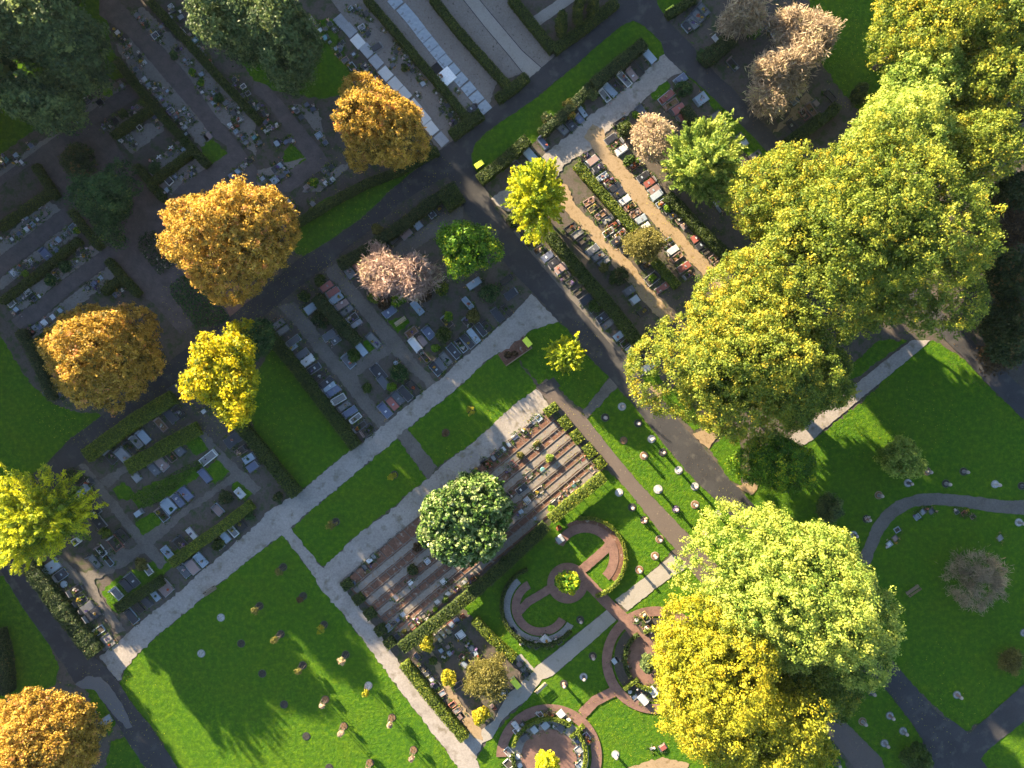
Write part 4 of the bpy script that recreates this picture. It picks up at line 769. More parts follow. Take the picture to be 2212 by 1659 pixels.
# ================================================================== graves
ORD = "first second third fourth fifth sixth seventh eighth ninth tenth eleventh twelfth thirteenth fourteenth fifteenth sixteenth seventeenth eighteenth nineteenth twentieth".split()
def ordw(i):
    if i < 20: return ORD[i]
    t = ("twenty", "thirty", "forty")[(i + 1) // 10 - 2]; u = (i + 1) % 10
    return ({"twenty": "twentieth", "thirty": "thirtieth", "forty": "fortieth"}[t]) if u == 0 else t + "-" + ORD[u - 1]
FLOW = ['whiteflower', 'pinkflower', 'redflower', 'yellowflower', 'purpleflower']
FNAME = {'whiteflower': 'white', 'pinkflower': 'pink', 'redflower': 'red', 'yellowflower': 'yellow', 'purpleflower': 'purple'}
def flower_pot(x, y, z, key, label, r=.17, group="flower pots on the graves"):
    o = empty("flower_pot", x, y, z, rnd.uniform(0, 6), label, "flower pot", group)
    MB().lathe([(r * .6, 0), (r * .8, .16), (r * .7, .16), (r * .6, .13)], 10).build("pot", M['terracotta'] if rnd.random() < .5 else M['st_d'], o)
    me = crown_mesh("flowers", r * .8, r * .8, .10, rnd.randint(0, 99999), 9, r * .5, 9, .10, -.2, .1, 'round', .18, .2)
    f = link("flowers", me, L[key], o); f.location = (0, 0, .24); return o
def lantern(x, y, z, col, label, group="grave lanterns"):
    o = empty("grave_lantern", x, y, z, rnd.uniform(0, 6), label, "lantern", group)
    MB().box(-.08, .08, -.08, .08, 0, .03).box(-.055, .055, -.055, .055, .03, .20).build("lantern_body", M['st_' + col], o)
    MB().lathe([(.10, .20), (.06, .26), (.02, .30)], 8).build("lantern_roof", M['iron'], o); return o
def ring_frame(mb, l, w, t, z0, z1, bev=.015):
    mb.box(-l / 2, l / 2, -w / 2, -w / 2 + t, z0, z1, bev); mb.box(-l / 2, l / 2, w / 2 - t, w / 2, z0, z1, bev)
    mb.box(-l / 2, -l / 2 + t, -w / 2 + t + .002, w / 2 - t - .002, z0, z1 - .003, bev); mb.box(l / 2 - t, l / 2, -w / 2 + t + .002, w / 2 - t - .002, z0, z1 - .003, bev)
def headstone(o, l, w, col, style):
    hh = rnd.uniform(.55, .95); t = rnd.uniform(.09, .14); x0 = -l / 2 + .02; ww = w * rnd.uniform(.62, .92)
    mb = MB().box(x0 - .04, x0 + t + .05, -ww / 2 - .05, ww / 2 + .05, .10, .24, .01)
    if style == 0: mb.box(x0, x0 + t, -ww / 2, ww / 2, .24, hh, .02)
    else:           # rounded top
        n = 8; pr = [(-ww / 2, .24)] + [(-ww / 2 * cos(pi * i / n), hh - .16 + .16 * sin(pi * i / n)) for i in range(n + 1)] + [(ww / 2, .24)]
        vs = [(x0, y, z) for y, z in pr] + [(x0 + t, y, z) for y, z in pr]; k = len(pr)
        mb.add(vs, [tuple(range(k)), tuple(range(2 * k - 1, k - 1, -1))] + [(i, k + i, k + (i + 1) % k, (i + 1) % k) for i in range(k)])
    mb.build("headstone", M['st_' + col], o)
def grave(c, r, u, v, spec, L_, W_, hd, label, group):
    typ, col = spec[0], (spec[1] if len(spec) > 1 else 'g')
    x, y = TW(c, r, u, v); l = L_ / 64.0; w = W_ / 64.0
    nm = {'S': 'grave', 'F': 'grave', 'P': 'planted_grave', 'G': 'planted_grave', 'N': 'urn_stone', 'M': 'urn_grave', 'X': 'grave_cross', 'B': 'round_stone'}[typ]
    o = empty(nm, x, y, 0.0, HEAD[hd] + rnd.gauss(0, .035), label, "gravestone" if typ in 'NXB' else "grave", group)
    zb = .055
    if typ == 'S':
        ext = .07; MB().box(-l / 2 - ext, l / 2 + ext, -w / 2 - ext, w / 2 + ext, zb - .1, zb + .09, .015).build("kerb", M['st_' + rnd.choice('gdl' if col != 'w' else 'gw')], o)
        t0 = 0.04; MB().box(-l / 2 + .16, l / 2 - .01, -w / 2 + .01, w / 2 - .01, zb + .09, zb + .20 + t0, .02, tilt=-.03).build("slab", M['st_' + col], o)
        if L_ > 75:
            headstone(o, l, w, rnd.choice((col, col, 'd', 'g')) if col != 'w' else 'w', rnd.random() < .4)
            if rnd.random() < .45:
                pl = MB().box(l * .05, l * .05 + .22, -.16, .16, zb + .225, zb + .25, .01); pl.build("plaque", M['st_' + rnd.choice('wgl')], o)
    elif typ == 'F':
        mb = MB(); ring_frame(mb, l, w, .10, zb - .1, zb + .16); mb.build("kerb", M['st_' + col], o)
        inner = {'w': 'bedgravel', 'l': 'st_l', 'k': 'beddark', 'g': 'bedgravel', 'd': 'bedgravel', 'r': 'beddark', 'p': 'pebb', 'b': 'st_b'}.get(col, 'bedgravel')
        if col == 'w' and rnd.random() < .4: inner = 'st_k'
        bd = MB().box(-l / 2 + .08, l / 2 - .08, -w / 2 + .08, w / 2 - .08, zb - .1, zb + .08).build("bed", M[inner], o)
        if L_ > 75:
            headstone(o, l, w, col, rnd.random() < .3)
            if rnd.random() < .8: shrub("", l * rnd.uniform(-.1, .25), 0, w * rnd.uniform(.18, .32), .25, rnd.choice(['lowgreen', 'lowgreen', 'dark'] + FLOW), "", leaf=.09, n=9, parent=bd)
    elif typ in 'PG':
        mb = MB(); ring_frame(mb, l, w, .08, zb - .1, zb + .12); mb.build("kerb", M['st_' + (col if typ == 'P' else 'g')], o)
        bd = MB().box(-l / 2 + .07, l / 2 - .07, -w / 2 + .07, w / 2 - .07, zb - .1, zb + .07).build("bed", M['beddark'], o)
        if L_ > 75: headstone(o, l, w, rnd.choice('dgkp'), rnd.random() < .5)
        for i in range(3 if typ == 'P' else 5):
            shrub("", l * (-.25 + .6 * rnd.random()), w * rnd.uniform(-.25, .25), w * rnd.uniform(.22, .36), rnd.uniform(.25, .5), 'limegreen' if typ == 'G' else rnd.choice(['lowgreen', 'lowgreen', 'hedge', 'brown'] + FLOW), "", leaf=.11, n=9, parent=bd, seed=rnd.randint(0, 9999))
    elif typ == 'N':
        MB().box(-l / 2, l / 2, -w / 2, w / 2, zb - .1, zb + .07, .012).build("plinth", M['st_' + rnd.choice('gd')], o)
        MB().box(-l / 2 + .05, l / 2 - .05, -w / 2 + .05, w / 2 - .05, zb + .07, zb + .14, .015, tilt=-.12).build("plaque", M['st_' + col], o)
    elif typ == 'M':
        mb = MB(); ring_frame(mb, l, w, .085, zb - .1, zb + .15); mb.build("kerb", M['st_' + col], o)
        MB().box(-l / 2 + .07, l / 2 - .07, -w / 2 + .07, w / 2 - .07, zb - .1, zb + .06).build("bed", M[rnd.choice(['bedgravel', 'beddark', 'pebd'])], o)
        if rnd.random() < .6: MB().box(-l / 2 + .12, l / 2 - .16, -w / 2 + .14, w / 2 - .14, zb + .06, zb + .14, .01, tilt=-.1).build("plaque", M['st_' + rnd.choice('gdwl')], o)
    elif typ == 'X':
        MB().box(-.06, .06, -.06, .06, 0, 1.0).box(-.055, .055, -.36, -.062, .62, .74).box(-.055, .055, .062, .36, .62, .74).build("cross", M['white'], o)
        MB().box(-.16, .16, -.16, .16, -.02, .09, .02).build("plinth", M['st_g'], o)
    elif typ == 'B':
        MB().lathe([(w / 2, -.05), (w / 2, .10), (w * .42, .16)], 18).build("round_plate", M['st_' + col], o)
    return o
LOOK = {'S': '{} slab grave', 'F': 'kerbed {} grave', 'P': 'planted {} grave', 'G': 'bright green planted grave', 'N': 'small {} stone', 'M': 'framed {} plot', 'X': 'white wooden cross', 'B': 'round {} plate'}
NG = [0]; SPOTS = []
def row(rowname, c, r, end, hd, L0, W0, items, extras=.28, off=0):
    if L0 <= 46:         # the small rows stand closer together than the larger stones alone
        more = []
        for p, q in zip(items, items[1:] + items[-1:]):
            more.append(p); d = math.hypot(q[0] - p[0], q[1] - p[1])
            if 40 < d < 150 and rnd.random() < .6:
                z = rnd.choice((30, 36, 42, 48)); more.append((int((p[0] + q[0]) / 2 + rnd.uniform(-16, 16)), int((p[1] + q[1]) / 2 + rnd.uniform(-16, 16)), rnd.choice('NNM') + rnd.choice('kkdgdbpg'), z, z - 6))
        items = more
    for i, it in enumerate(items):
        u, v, spec = it[:3]; l, w = (it[3], it[4]) if len(it) > 4 else (L0, W0); h = it[5] if len(it) > 5 else hd
        look = LOOK[spec[0]].format(STONE[spec[1]][1] if len(spec) > 1 else '')
        lb = f"{look}, {ordw(i + off)} from {end} {rowname}"
        if len(lb.split()) > 16: print("LONG", len(lb.split()), lb)
        grave(c, r, u, v, spec, l, w, h, lb, "graves " + rowname); NG[0] += 1
        SPOTS.append((*TW(c, r, u, v), l / 64, w / 64, HEAD[h]))
        if l <= 75 and spec[0] in 'NMP' and rnd.random() < .45:
            x, y = TW(c, r, u, v); a = rnd.uniform(0, 6.3); k = rnd.choice(FLOW + ['whiteflower', 'whiteflower'])
            flower_pot(x + cos(a) * (l / 128 + .16), y + sin(a) * (w / 128 + .18), .07, k, f"{FNAME[k]} potted flowers, {ordw(i + off)} stone from {end} {rowname}", rnd.uniform(.13, .22))
        if l > 75 and spec[0] in 'SF' and rnd.random() < extras:
            t = rnd.uniform(-.15, .35) * l; a = HEAD[h]; x, y = TW(c, r, u, v); s = rnd.uniform(-.25, .25) * w
            px = x + cos(a) * t / 64 - sin(a) * s / 64; py = y + sin(a) * t / 64 + cos(a) * s / 64
            z = .30 if spec[0] == 'S' else .14
            k = rnd.choice(FLOW + ['whiteflower'])
            if rnd.random() < .7: flower_pot(px, py, z, k, f"{FNAME[k]} potted flowers, {ordw(i + off)} grave from {end} {rowname}")
            else: lantern(px, py, z, rnd.choice('rwk'), f"small lantern, {ordw(i + off)} grave from {end} {rowname}")

# --- left island (tile 0,2)
row("below the left road hedge", 0, 2, "the right", 'B-', 125, 70, [(1550,235,'Fk',120,60),(1480,275,'Sk'),(1395,350,'Fp',130,60),(1250,455,'Sl'),(1185,500,'Fg',120,60),(1135,545,'Pd',120,60),(1065,612,'Sg',130,85),(965,632,'Pd',120,75)])
row("atop the left island", 0, 2, "the right", 'B-', 120, 70, [(1545,562,'Sd'),(1475,618,'Pp'),(1400,690,'Sp'),(1335,735,'Sd',110,60),(1185,805,'Sg',70,60)])
row("in the left island's middle", 0, 2, "the right", 'B-', 130, 70, [(1805,635,'Fw',165,70,'A+'),(1775,790,'Sb',130,60),(1612,945,'Sb',125,70),(1545,1000,'Sb',125,60),(1460,1050,'Sl',130,95),(1405,1125,'Pl',130,75),(1205,1112,'Sl',80,45,'A+')])
row("below the left island", 0, 2, "the right", 'B-', 100, 60, [(2075,942,'Sw',85,55),(1885,1085,'Sp',100,60),(1660,1290,'Sw',105,45),(1565,1375,'Pd',125,90),(1452,1455,'Fl',120,65)])
row("along the wide gravel path's hedge", 0, 2, "the right", 'B-', 118, 58, [(2175,1062,'Nw',34,34),(2078,1212,'Fk',115,75),(2012,1265,'Fw'),(1942,1312,'Sl'),(1885,1370,'Sd'),(1738,1518,'Fl',130,70),(1665,1575,'Sp',125,80),(1595,1612,'Sd')])
row("along the path's lower hedge", 0, 3, "the right", 'B-', 118, 58, [(1430,100,'Sp',120,100),(1340,160,'Fl',115,50),(1265,215,'Sk'),(1195,268,'Fk',115,60),(1140,345,'Sk',130,65)])
row("beside the enclosed lawn's hedge", 0, 2, "the top", 'A+', 110, 62, [(2020,480,'Sk',150,85),(2085,575,'Pp'),(2155,640,'Fl'),(2190,710,'Sb')])
row("left of the island lane", 0, 2, "the top", 'A+', 125, 65, [(720,915,'Sl',120,62),(760,860,'Pd',110,70),(860,1195,'Sk',130,75,'B-'),(830,1105,'Sk',90,50),(1065,1305,'Fk',125,62,'B-'),(1000,1375,'Pr',130,85,'B-'),(880,1440,'Pw',100,60,'B-'),(822,1532,'Fd',130,62,'B-'),(935,1515,'Pl',130,50,'B-'),(665,1355,'Fw',80,60)])
row("beside the broad road hedge", 0, 3, "the top", 'A-', 120, 70, [(460,-85,'Sl',130,90),(530,-10,'Sk',110,70),(555,70,'Bl',60,60),(660,120,'Pd'),(700,210,'Pd'),(760,270,'Sd'),(810,330,'Sk',140,75),(850,475,'Pl',120,62),(915,545,'Fd'),(950,590,'Fd',110,50)])
row("on the little lowest grass plot", 0, 3, "the right", 'B-', 130, 62, [(1150,30,'Sk'),(1095,75,'Sk',120,62),(1015,148,'Fw',115,65),(1280,-60,'Fw',105,58)])
# --- central graves (tile 1,1)
row("below the main road's shrub border", 1, 1, "the right", 'B-', 130, 64, [(1620,85,'Fk',130,62),(1570,130,'Fk',130,55),(1505,175,'Sk',105,50),(1378,262,'Fl',140,70),(1275,335,'Sp',135,95),(1160,390,'Fd',120,75),(1105,465,'Pl',80,66),(855,625,'Sr',110,50),(800,680,'Fg',140,70)])
row("left of the cherry lane", 1, 1, "the top", 'A-', 120, 56, [(610,820,'Sr'),(665,868,'Sr'),(697,922,'Fl'),(745,975,'Sp'),(788,1025,'Fd'),(835,1090,'Pg',100,60),(868,1142,'Sg',110,42)])
row("around the ivy hedge", 1, 1, "the top", 'A+', 125, 62, [(487,998,'Sl',130,66),(640,1238,'Sd'),(695,1280,'Sd',80,45),(912,1358,'Sl',125,60,'B-'),(1020,1285,'Fd',155,72,'B-'),(800,1460,'Sd',125,66,'B-')])
row("along the enclosed lawn's long hedge", 1, 1, "the top", 'A-', 125, 54, [(190,1145,'Fd'),(235,1198,'Fd'),(325,1290,'Sd'),(300,1350,'Fl'),(398,1405,'Sd'),(442,1462,'Sw',130,62),(500,1528,'Sk'),(548,1592,'Fk',130,45),(610,1650,'Sk'),(632,1682,'Sl'),(672,1722,'Sb'),(716,1792,'Fw',130,62),(765,1850,'Fd'),(812,1902,'Sb'),(862,1955,'Fw',110,50),(900,2030,'Pd'),(965,2060,'Pd',120,90)])
row("right of the cherry trees", 1, 1, "the left", 'A-', 120, 62, [(1155,1035,'Sb',115,64,'A+'),(1395,1002,'Fl',135,60,'B-'),(1885,792,'Sl',125,58,'A+'),(1832,962,'Fl',120,50,'B-'),(2165,762,'Fk',115,50,'A+'),(2205,880,'Sk',110,62,'A+')])
row("above the wide gravel path", 1, 1, "the right", 'B-', 125, 60, [(2165,1020,'Fk',110,50),(2085,1062,'Sk',130,58),(1995,1160,'Fk',100,48),(1945,1190,'Sk',115,48),(1882,1245,'Fl',140,56),(1830,1290,'Sk',130,55),(1775,1325,'Pl',130,60),(1710,1375,'Sk',135,60),(1640,1440,'Fd',125,60),(1590,1490,'Sd',120,55),(1553,1525,'Sk',125,62),(1490,1215,'Sb',110,66),(1345,1212,'Fp',110,66,'A-'),(1440,1285,'Sp',90,52),(1375,1320,'Sw',130,60),(1455,1420,'Pp',130,50),(1830,1130,'Pp',110,60),(1650,1120,'Pp',110,66)])
row("around the dark round shrub", 1, 1, "the left", 'B-', 125, 62, [(1060,1560,'Sk',150,80),(1208,1478,'Bl',40,40),(1100,1640,'Sd'),(1360,1690,'Fk',140,62),(1290,1740,'Sk',140,62),(1225,1775,'Sd'),(1180,1825,'Sr'),(1115,1885,'Sb',135,66)])
# --- right of the asphalt road (tile 2,1)
row("between asphalt road and long hedge", 2, 1, "the top", 'A+', 105, 58, [(110,350,'Pp',100,70),(165,430,'Pk'),(235,500,'Pd'),(305,560,'Sb'),(360,612,'Sk'),(420,660,'Sp',105,66),(455,735,'Fk'),(520,775,'Pd'),(585,850,'Fk',120,50),(640,930,'Sk',115,66),(705,1000,'Pg'),(780,1085,'Sk'),(825,1145,'Fd'),(925,1240,'Sl'),(985,1300,'Pg'),(1030,1355,'Sg',90,52),(1105,1450,'Pg'),(1165,1520,'Sw',135,58)])
row("right of the long hedge", 2, 1, "the top", 'A-', 115, 56, [(503,312,'Fk'),(560,365,'Fd'),(618,415,'Fk'),(695,505,'Sd'),(742,558,'Fd'),(790,605,'Fd'),(1010,855,'Sd',95,58),(1058,935,'Sl',80,58),(1130,1035,'Fk',100,60)])
row("right of the lower sandy lane", 2, 1, "the top", 'A+', 100, 52, [(665,85,'Fp'),(705,140,'Py'),(765,200,'Fp'),(825,240,'Fd'),(885,290,'Pr'),(830,350,'Pw'),(935,365,'Pw'),(895,425,'Sk',80,46),(975,490,'Sk',80,52),(1165,630,'Pd'),(1210,750,'G',125,85),(1335,800,'Sr',115,50),(1290,835,'Sr',105,46)])
row("left of the upper sandy lane", 2, 0, "the top", 'A-', 108, 54, [(630,1355,'Pb',80,50),(690,1395,'Sp',115,60),(738,1458,'Sk'),(780,1530,'Fl',100,52),(840,1580,'Pr'),(885,1625,'Sk'),(920,1680,'Sk'),(970,1735,'Sw'),(1015,1790,'Py'),(1060,1848,'Fp'),(1108,1900,'Sl'),(1150,1955,'Sw',80,40),(1335,2100,'Pl'),(1385,2165,'Sw'),(1420,2225,'Fp',115,52),(1485,2310,'Sr',118,56),(1515,2380,'Pp',90,50)])
row("right of the upper sandy lane", 2, 0, "the top", 'A+', 105, 54, [(852,1205,'Sk'),(910,1248,'Pr'),(942,1300,'Sw'),(1060,1430,'Pr'),(1130,1530,'Sk'),(1190,1578,'Sr',108,54),(1230,1640,'Sp'),(1245,1690,'Sl'),(1295,1755,'Pl'),(1350,1805,'G',90,58),(1405,1850,'Fd',112,50),(1462,1895,'Pp'),(1505,1940,'Sp',92,50),(1600,2052,'Sr',112,62),(1640,2112,'Sk',112,52),(1692,2166,'Fk',105,46),(1750,2222,'Fp'),(1795,2275,'Fp')])
row("along the upper grass strip's hedge", 2, 0, "the right", 'B-', 130, 60, [(1185,492,'Sl',130,66),(1080,602,'Fk',135,66),(1035,652,'Sp',120,58),(970,688,'Fw',150,58),(893,735,'Fk',135,62),(848,782,'Fl',135,58),(800,828,'Fw',125,54),(600,960,'Sl',130,40),(580,1030,'Sb',80,50),(515,1088,'Sk',80,58),(430,1112,'Fd',125,66),(268,1240,'Sb',115,50),(145,1330,'Sl',135,68),(40,1440,'Pb',110,70)])
row("below the upper gravel path", 2, 0, "the top", 'A-', 120, 62, [(1455,690,'Sb',110,60),(1335,840,'Sr',145,58),(1372,905,'Fp',135,56),(1430,950,'Sr',130,66),(1480,1008,'Sr',118,58),(1522,1070,'Fk',112,66),(1120,968,'Sd',115,62,'B-'),(930,1050,'Fk',130,32)])
row("along the right hand road", 2, 0, "the top", 'A-', 110, 60, [(1630,860,'Fl',120,88),(1755,1005,'Fd'),(1790,1072,'Pl',95,76),(1950,1195,'Fd',105,50),(1995,1245,'Sl',80,50),(2095,1345,'Fd',112,50),(1912,1520,'Sl',110,50),(1795,1740,'Fw',110,58),(1815,1790,'Pd',95,58)])
row("near the bare twiggy trees", 2, 0, "the left", 'B-', 120, 60, [(1560,195,'Fd',125,70),(1605,140,'Fd',125,66),(1650,85,'Fd',125,60),(1510,235,'Sk',90,56),(1765,345,'Sw',80,30),(1905,560,'Pd'),(2255,275,'Fw',130,70),(2420,850,'Sd',110,56),(2580,950,'Fp',125,58),(2620,895,'Sp',60,45),(2415,1085,'Fk',105,62),(2745,830,'Fk',110,56),(2520,990,'Pr',100,58)])
# --- small urn and child graves, upper left
SM = (46, 40)
row("left of the wide brick lane", 0, 0, "the top", 'A+', *SM, [(1018,285,'Nw'),(1060,345,'Mk'),(1110,405,'Nl'),(1105,478,'Mg'),(1212,490,'Nk'),(1250,545,'Nw'),(1175,600,'Nb'),(1250,690,'Nw',52,48),(1288,740,'Nl',52,44),(1372,732,'Nw',24,20),(1335,790,'Mp'),(1388,850,'Mg'),(1448,790,'Mp'),(1430,910,'Ng'),(1478,960,'Mw',62,52),(1520,1005,'Np',66,56),(1556,1040,'Mk'),(1597,948,'Nl'),(1632,998,'Mg',66,60),(1668,1040,'Nd'),(1595,1105,'Nw',52,42),(1610,1160,'Mk'),(1798,1182,'Np',70,66),(1540,1240,'Np')])
row("right of the wide brick lane", 0, 0, "the top", 'A-', *SM, [(1190,130,'Ng',56,46),(1240,185,'Ng'),(1275,225,'Nk'),(1345,310,'Mw',60,56),(1392,358,'Bw',22,22),(1395,235,'Mp'),(1540,430,'Md'),(1660,545,'Nw',20,20),(1600,520,'Mp'),(1745,645,'Nl'),(1725,745,'Mk'),(1750,800,'Md'),(1815,845,'Np',56,48),(1860,795,'Nl',68,42),(1848,892,'Nl'),(1890,940,'Mp'),(1952,890,'Ng'),(2030,980,'Nk',60,56),(2072,1030,'Mg',60,56),(2002,1082,'Nw',66,56),(2042,1138,'Nl'),(2090,1182,'Nr'),(2130,1235,'Ng'),(2200,1188,'Nt')])
row("against the long inner hedge", 0, 0, "the top", 'A-', *SM, [(1480,60,'Mw'),(1475,155,'Nl'),(1568,150,'Mk',66,56),(1580,285,'Mw'),(1690,350,'Mt'),(1720,445,'Ml',72,66),(1810,545,'Nr'),(1765,500,'Nk'),(2015,775,'Np',56,50),(2030,690,'Nk'),(2105,750,'Mw'),(2145,810,'Mg'),(2068,878,'Mp',60,56),(2110,920,'Nk',72,58),(2170,890,'Nk'),(2190,955,'Ng')])
row("above the left cross lane", 0, 0, "the right", 'B-', *SM, [(1060,745,'Md'),(925,708,'Nw',20,20),(868,890,'Nk',64,60),(732,850,'Bw',22,22),(755,870,'Md'),(725,972,'Nk'),(630,965,'Mt'),(678,1030,'Ml',60,54),(575,1005,'Md'),(510,1045,'Nb'),(572,1090,'Nw',24,24),(480,1125,'Mg'),(270,1258,'Nb'),(145,1348,'Nl',52,44),(195,1408,'Nw',60,30),(62,1390,'Nt',58,46),(28,1365,'Nw',36,18),(20,1440,'Md')])
row("around the two white crosses", 0, 0, "the top", 'B-', *SM, [(995,1048,'Mk',66,60),(908,1108,'Nl',60,40),(945,1075,'Mk'),(1145,985,'Nk'),(1190,930,'Mp'),(1345,1022,'Nb'),(1388,1080,'Np'),(1210,1105,'Mw'),(1038,1208,'Nw'),(1115,1192,'Ng'),(1160,1260,'Md'),(1495,1288,'X'),(1392,1368,'X'),(1328,1400,'Nw',30,14),(1465,1325,'Nd'),(1590,1300,'Nl'),(1320,1495,'Nl'),(1520,1530,'Mb'),(1625,1530,'Np',56,54),(1678,1475,'Nk'),(1660,1450,'Bw',22,22),(1460,1560,'Mw',84,60),(1448,1645,'Nl',50,40)])
row("left of the orange trees' brick lane", 1, 0, "the top", 'A-', *SM, [(20,925,'Nl',66,50),(80,975,'Nd',54,54),(90,1132,'Nw'),(120,1105,'Mw'),(180,1075,'Nw',30,24),(85,1060,'Nb'),(190,1238,'Nl',62,56),(300,1215,'Nb'),(30,1235,'Nd'),(215,1428,'Nl',56,50),(165,1465,'Nk',58,56),(265,1488,'Nb'),(225,1525,'Nd'),(58,1545,'Nl'),(165,1560,'Ml',62,60),(115,1615,'Nw'),(-50,1385,'Mk'),(-150,1480,'Nl',56,46),(-205,1520,'Nb',56,50)])
row("left of the central asphalt road hedge", 1, 0, "the left", 'B-', *SM, [(445,1625,'Np',62,50),(605,1585,'Nw'),(665,1552,'Nw'),(590,1480,'Md'),(655,1445,'Nk'),(490,1760,'Ng'),(285,1765,'Ml',66,58),(325,1818,'Np')])
row("left of the top orange tree", 1, 0, "the top", 'A-', *SM, [(440,908,'Nb'),(495,945,'Nb'),(330,940,'Md'),(392,1015,'Nd'),(545,1172,'Ml',58,52),(600,1235,'Nb'),(355,960,'Mg')])
row("left of the concrete cover slabs", 1, 0, "the top", 'A-', *SM, [(500,200,'Mp'),(555,265,'Nw'),(640,212,'Nk'),(688,262,'Nk'),(605,325,'Nt',58,46),(698,420,'Nl'),(745,372,'Nk'),(720,480,'Md'),(772,522,'Mp',62,48),(830,578,'Ml',56,66),(878,640,'Mp',60,60),(940,578,'Nk',58,56),(992,640,'Nb'),(910,690,'Nd'),(1030,690,'Mg',52,48),(845,470,'Md'),(460,250,'Nd'),(475,170,'Mg')])
row("right of the concrete cover slabs", 1, 0, "the top", 'A+', *SM, [(818,75,'Nl'),(890,85,'Nb'),(948,125,'Nk',56,54),(995,170,'Bw',20,20),(915,240,'Mw',60,46),(966,295,'Nk'),(1045,412,'Sk',95,52),(1210,452,'Nk'),(1180,568,'Nd'),(1105,268,'Bw',20,20),(1196,378,'Bw',20,20),(1285,482,'Bw',20,20),(1325,532,'Bw',22,22),(1350,612,'Nk'),(1418,645,'Bw',20,20),(1440,728,'Nl',52,46),(1398,830,'Nw',24,24),(1558,806,'Bw',20,20),(1601,860,'Bw',20,20),(1655,918,'Nk'),(1697,968,'Bw',22,22),(1684,996,'Nk'),(1716,1065,'Nk',56,54),(1748,1035,'Bw',20,20),(1610,968,'Nk',30,30),(1480,1240,'Nk',56,54),(1392,1235,'Nl',66,30),(1390,1130,'Nl'),(1870,938,'Sk',90,52),(1820,975,'Nk',60,34),(1745,790,'Bw',24,24)])
row("on the top cross rows, left edge", 0, 1, "the right", 'B-', *SM, [(350,130,'Nw',58,46),(402,190,'Np'),(228,222,'Nl'),(288,285,'Nl',54,44),(236,325,'Nw',52,42),(170,365,'Nb'),(330,240,'Md'),(110,410,'Md'),(14,400,'Nw',24,20),(635,310,'Ml',64,60),(572,365,'Ng'),(510,415,'Mp',66,60),(455,460,'Nl'),(495,512,'Nb'),(412,548,'Sb',130,66),(270,600,'Nw'),(312,632,'Nk'),(215,648,'Nk'),(125,705,'Mg',80,60),(160,702,'Nl')])
row("on the lower cross rows, left edge", 0, 1, "the right", 'B-', *SM, [(795,490,'Np'),(745,572,'Nk',26,26),(685,495,'Np'),(672,598,'Bw',22,22),(620,640,'Mg',66,60),(495,742,'Nl'),(465,715,'Bw',20,20),(490,630,'Bw',20,20),(235,855,'Mw',80,60),(175,910,'Mb',66,60),(278,915,'Mk',60,60),(345,900,'Nw',40,24),(100,960,'Mw',66,66),(150,1022,'Nl',62,46),(875,745,'Nl'),(820,800,'Nb',60,56),(760,830,'Md'),(525,1025,'Nl'),(460,1082,'Mp',60,56),(388,1132,'Mp',72,66),(345,1165,'Nb'),(275,1212,'Nk',80,70),(1000,890,'Nb'),(1060,850,'Md'),(860,850,'Nk'),(450,1305,'Nb')])
# --- urn rows with leafy beds
UR = (62, 46)
row("along the top edge of the urn beds", 2, 2, "the right", 'B-', *UR, [(232,295,'Fl',56,50),(195,330,'Ng',56,50),(162,358,'Nk',56,50),(105,415,'Pp',70,60),(30,465,'Nb',56,60),(-30,520,'Mk'),(-75,560,'Md'),(-118,600,'Md'),(-160,640,'Mk'),(-230,690,'Pr',80,60),(-30,725,'Mp'),(-320,760,'Mk'),(-1195,1490,'Md'),(-1225,1530,'Nw',62,54),(-1270,1580,'Mk')])
row("in the middle of the urn beds", 2, 2, "the right", 'B-', *UR, [(210,520,'Py',50,50),(150,785,'Mk',60,46),(265,740,'Bt',46,46),(5,690,'Mr'),(85,905,'Sk',100,52,'A+'),(232,925,'Fk',100,58,'A+'),(130,1005,'Ml',56,50),(80,1105,'Nl',52,46),(0,1060,'Mk'),(-40,960,'Mp'),(-730,1530,'Mw',50,46),(-150,1120,'Mp'),(200,1160,'Nl',34,34)])
row("along the sunlit hedge of the urn beds", 2, 2, "the right", 'B-', *UR, [(620,655,'Nr',60,46),(585,850,'Nk',46,46),(538,880,'Nt',46,46),(500,910,'Mr'),(455,955,'Pr',66,50),(420,988,'Nk',40,40),(370,1025,'Sk',62,46),(690,745,'Mp')])
row("on the lower urn beds", 1, 3, "the right", 'B-', *UR, [(1870,15,'Pr',60,50),(1800,50,'Nw',40,40),(1725,100,'Pr',66,56),(1660,155,'Nw',46,46),(1620,45,'Mw',46,46),(1570,225,'Nw',50,46),(1490,310,'Pp',60,50),(1450,345,'Mk'),(1400,385,'Pr'),(1275,335,'Nl',56,46),(1235,380,'Nb',56,46),(1190,412,'Nk',50,50),(1145,445,'Ml',60,56),(1222,520,'Nk',46,40),(1340,60,'Nw',56,50),(1210,185,'Mp',60,46),(1165,200,'Nw',14,14),(850,60,'Nb',36,30),(1350,430,'Mr')])
row("in the plot below the dark hedge", 1, 3, "the right", 'B-', *UR, [(1735,385,'Nb',56,56),(1692,420,'Mr',66,60),(1767,508,'Mw',74,66,'A+'),(1862,625,'Mb',56,52,'A+'),(1890,668,'Nl',56,46,'A+'),(1605,648,'Nl',60,40),(1672,665,'Nl',46,40),(1632,702,'Nw',22,22),(1835,580,'Nl',20,20),(1785,700,'Pr'),(1800,760,'Mb'),(1390,690,'Mp',60,40),(1660,610,'Np',40,40),(1655,460,'Sy',80,34),(1615,495,'Sy',80,34),(1578,530,'Sy',80,34)])
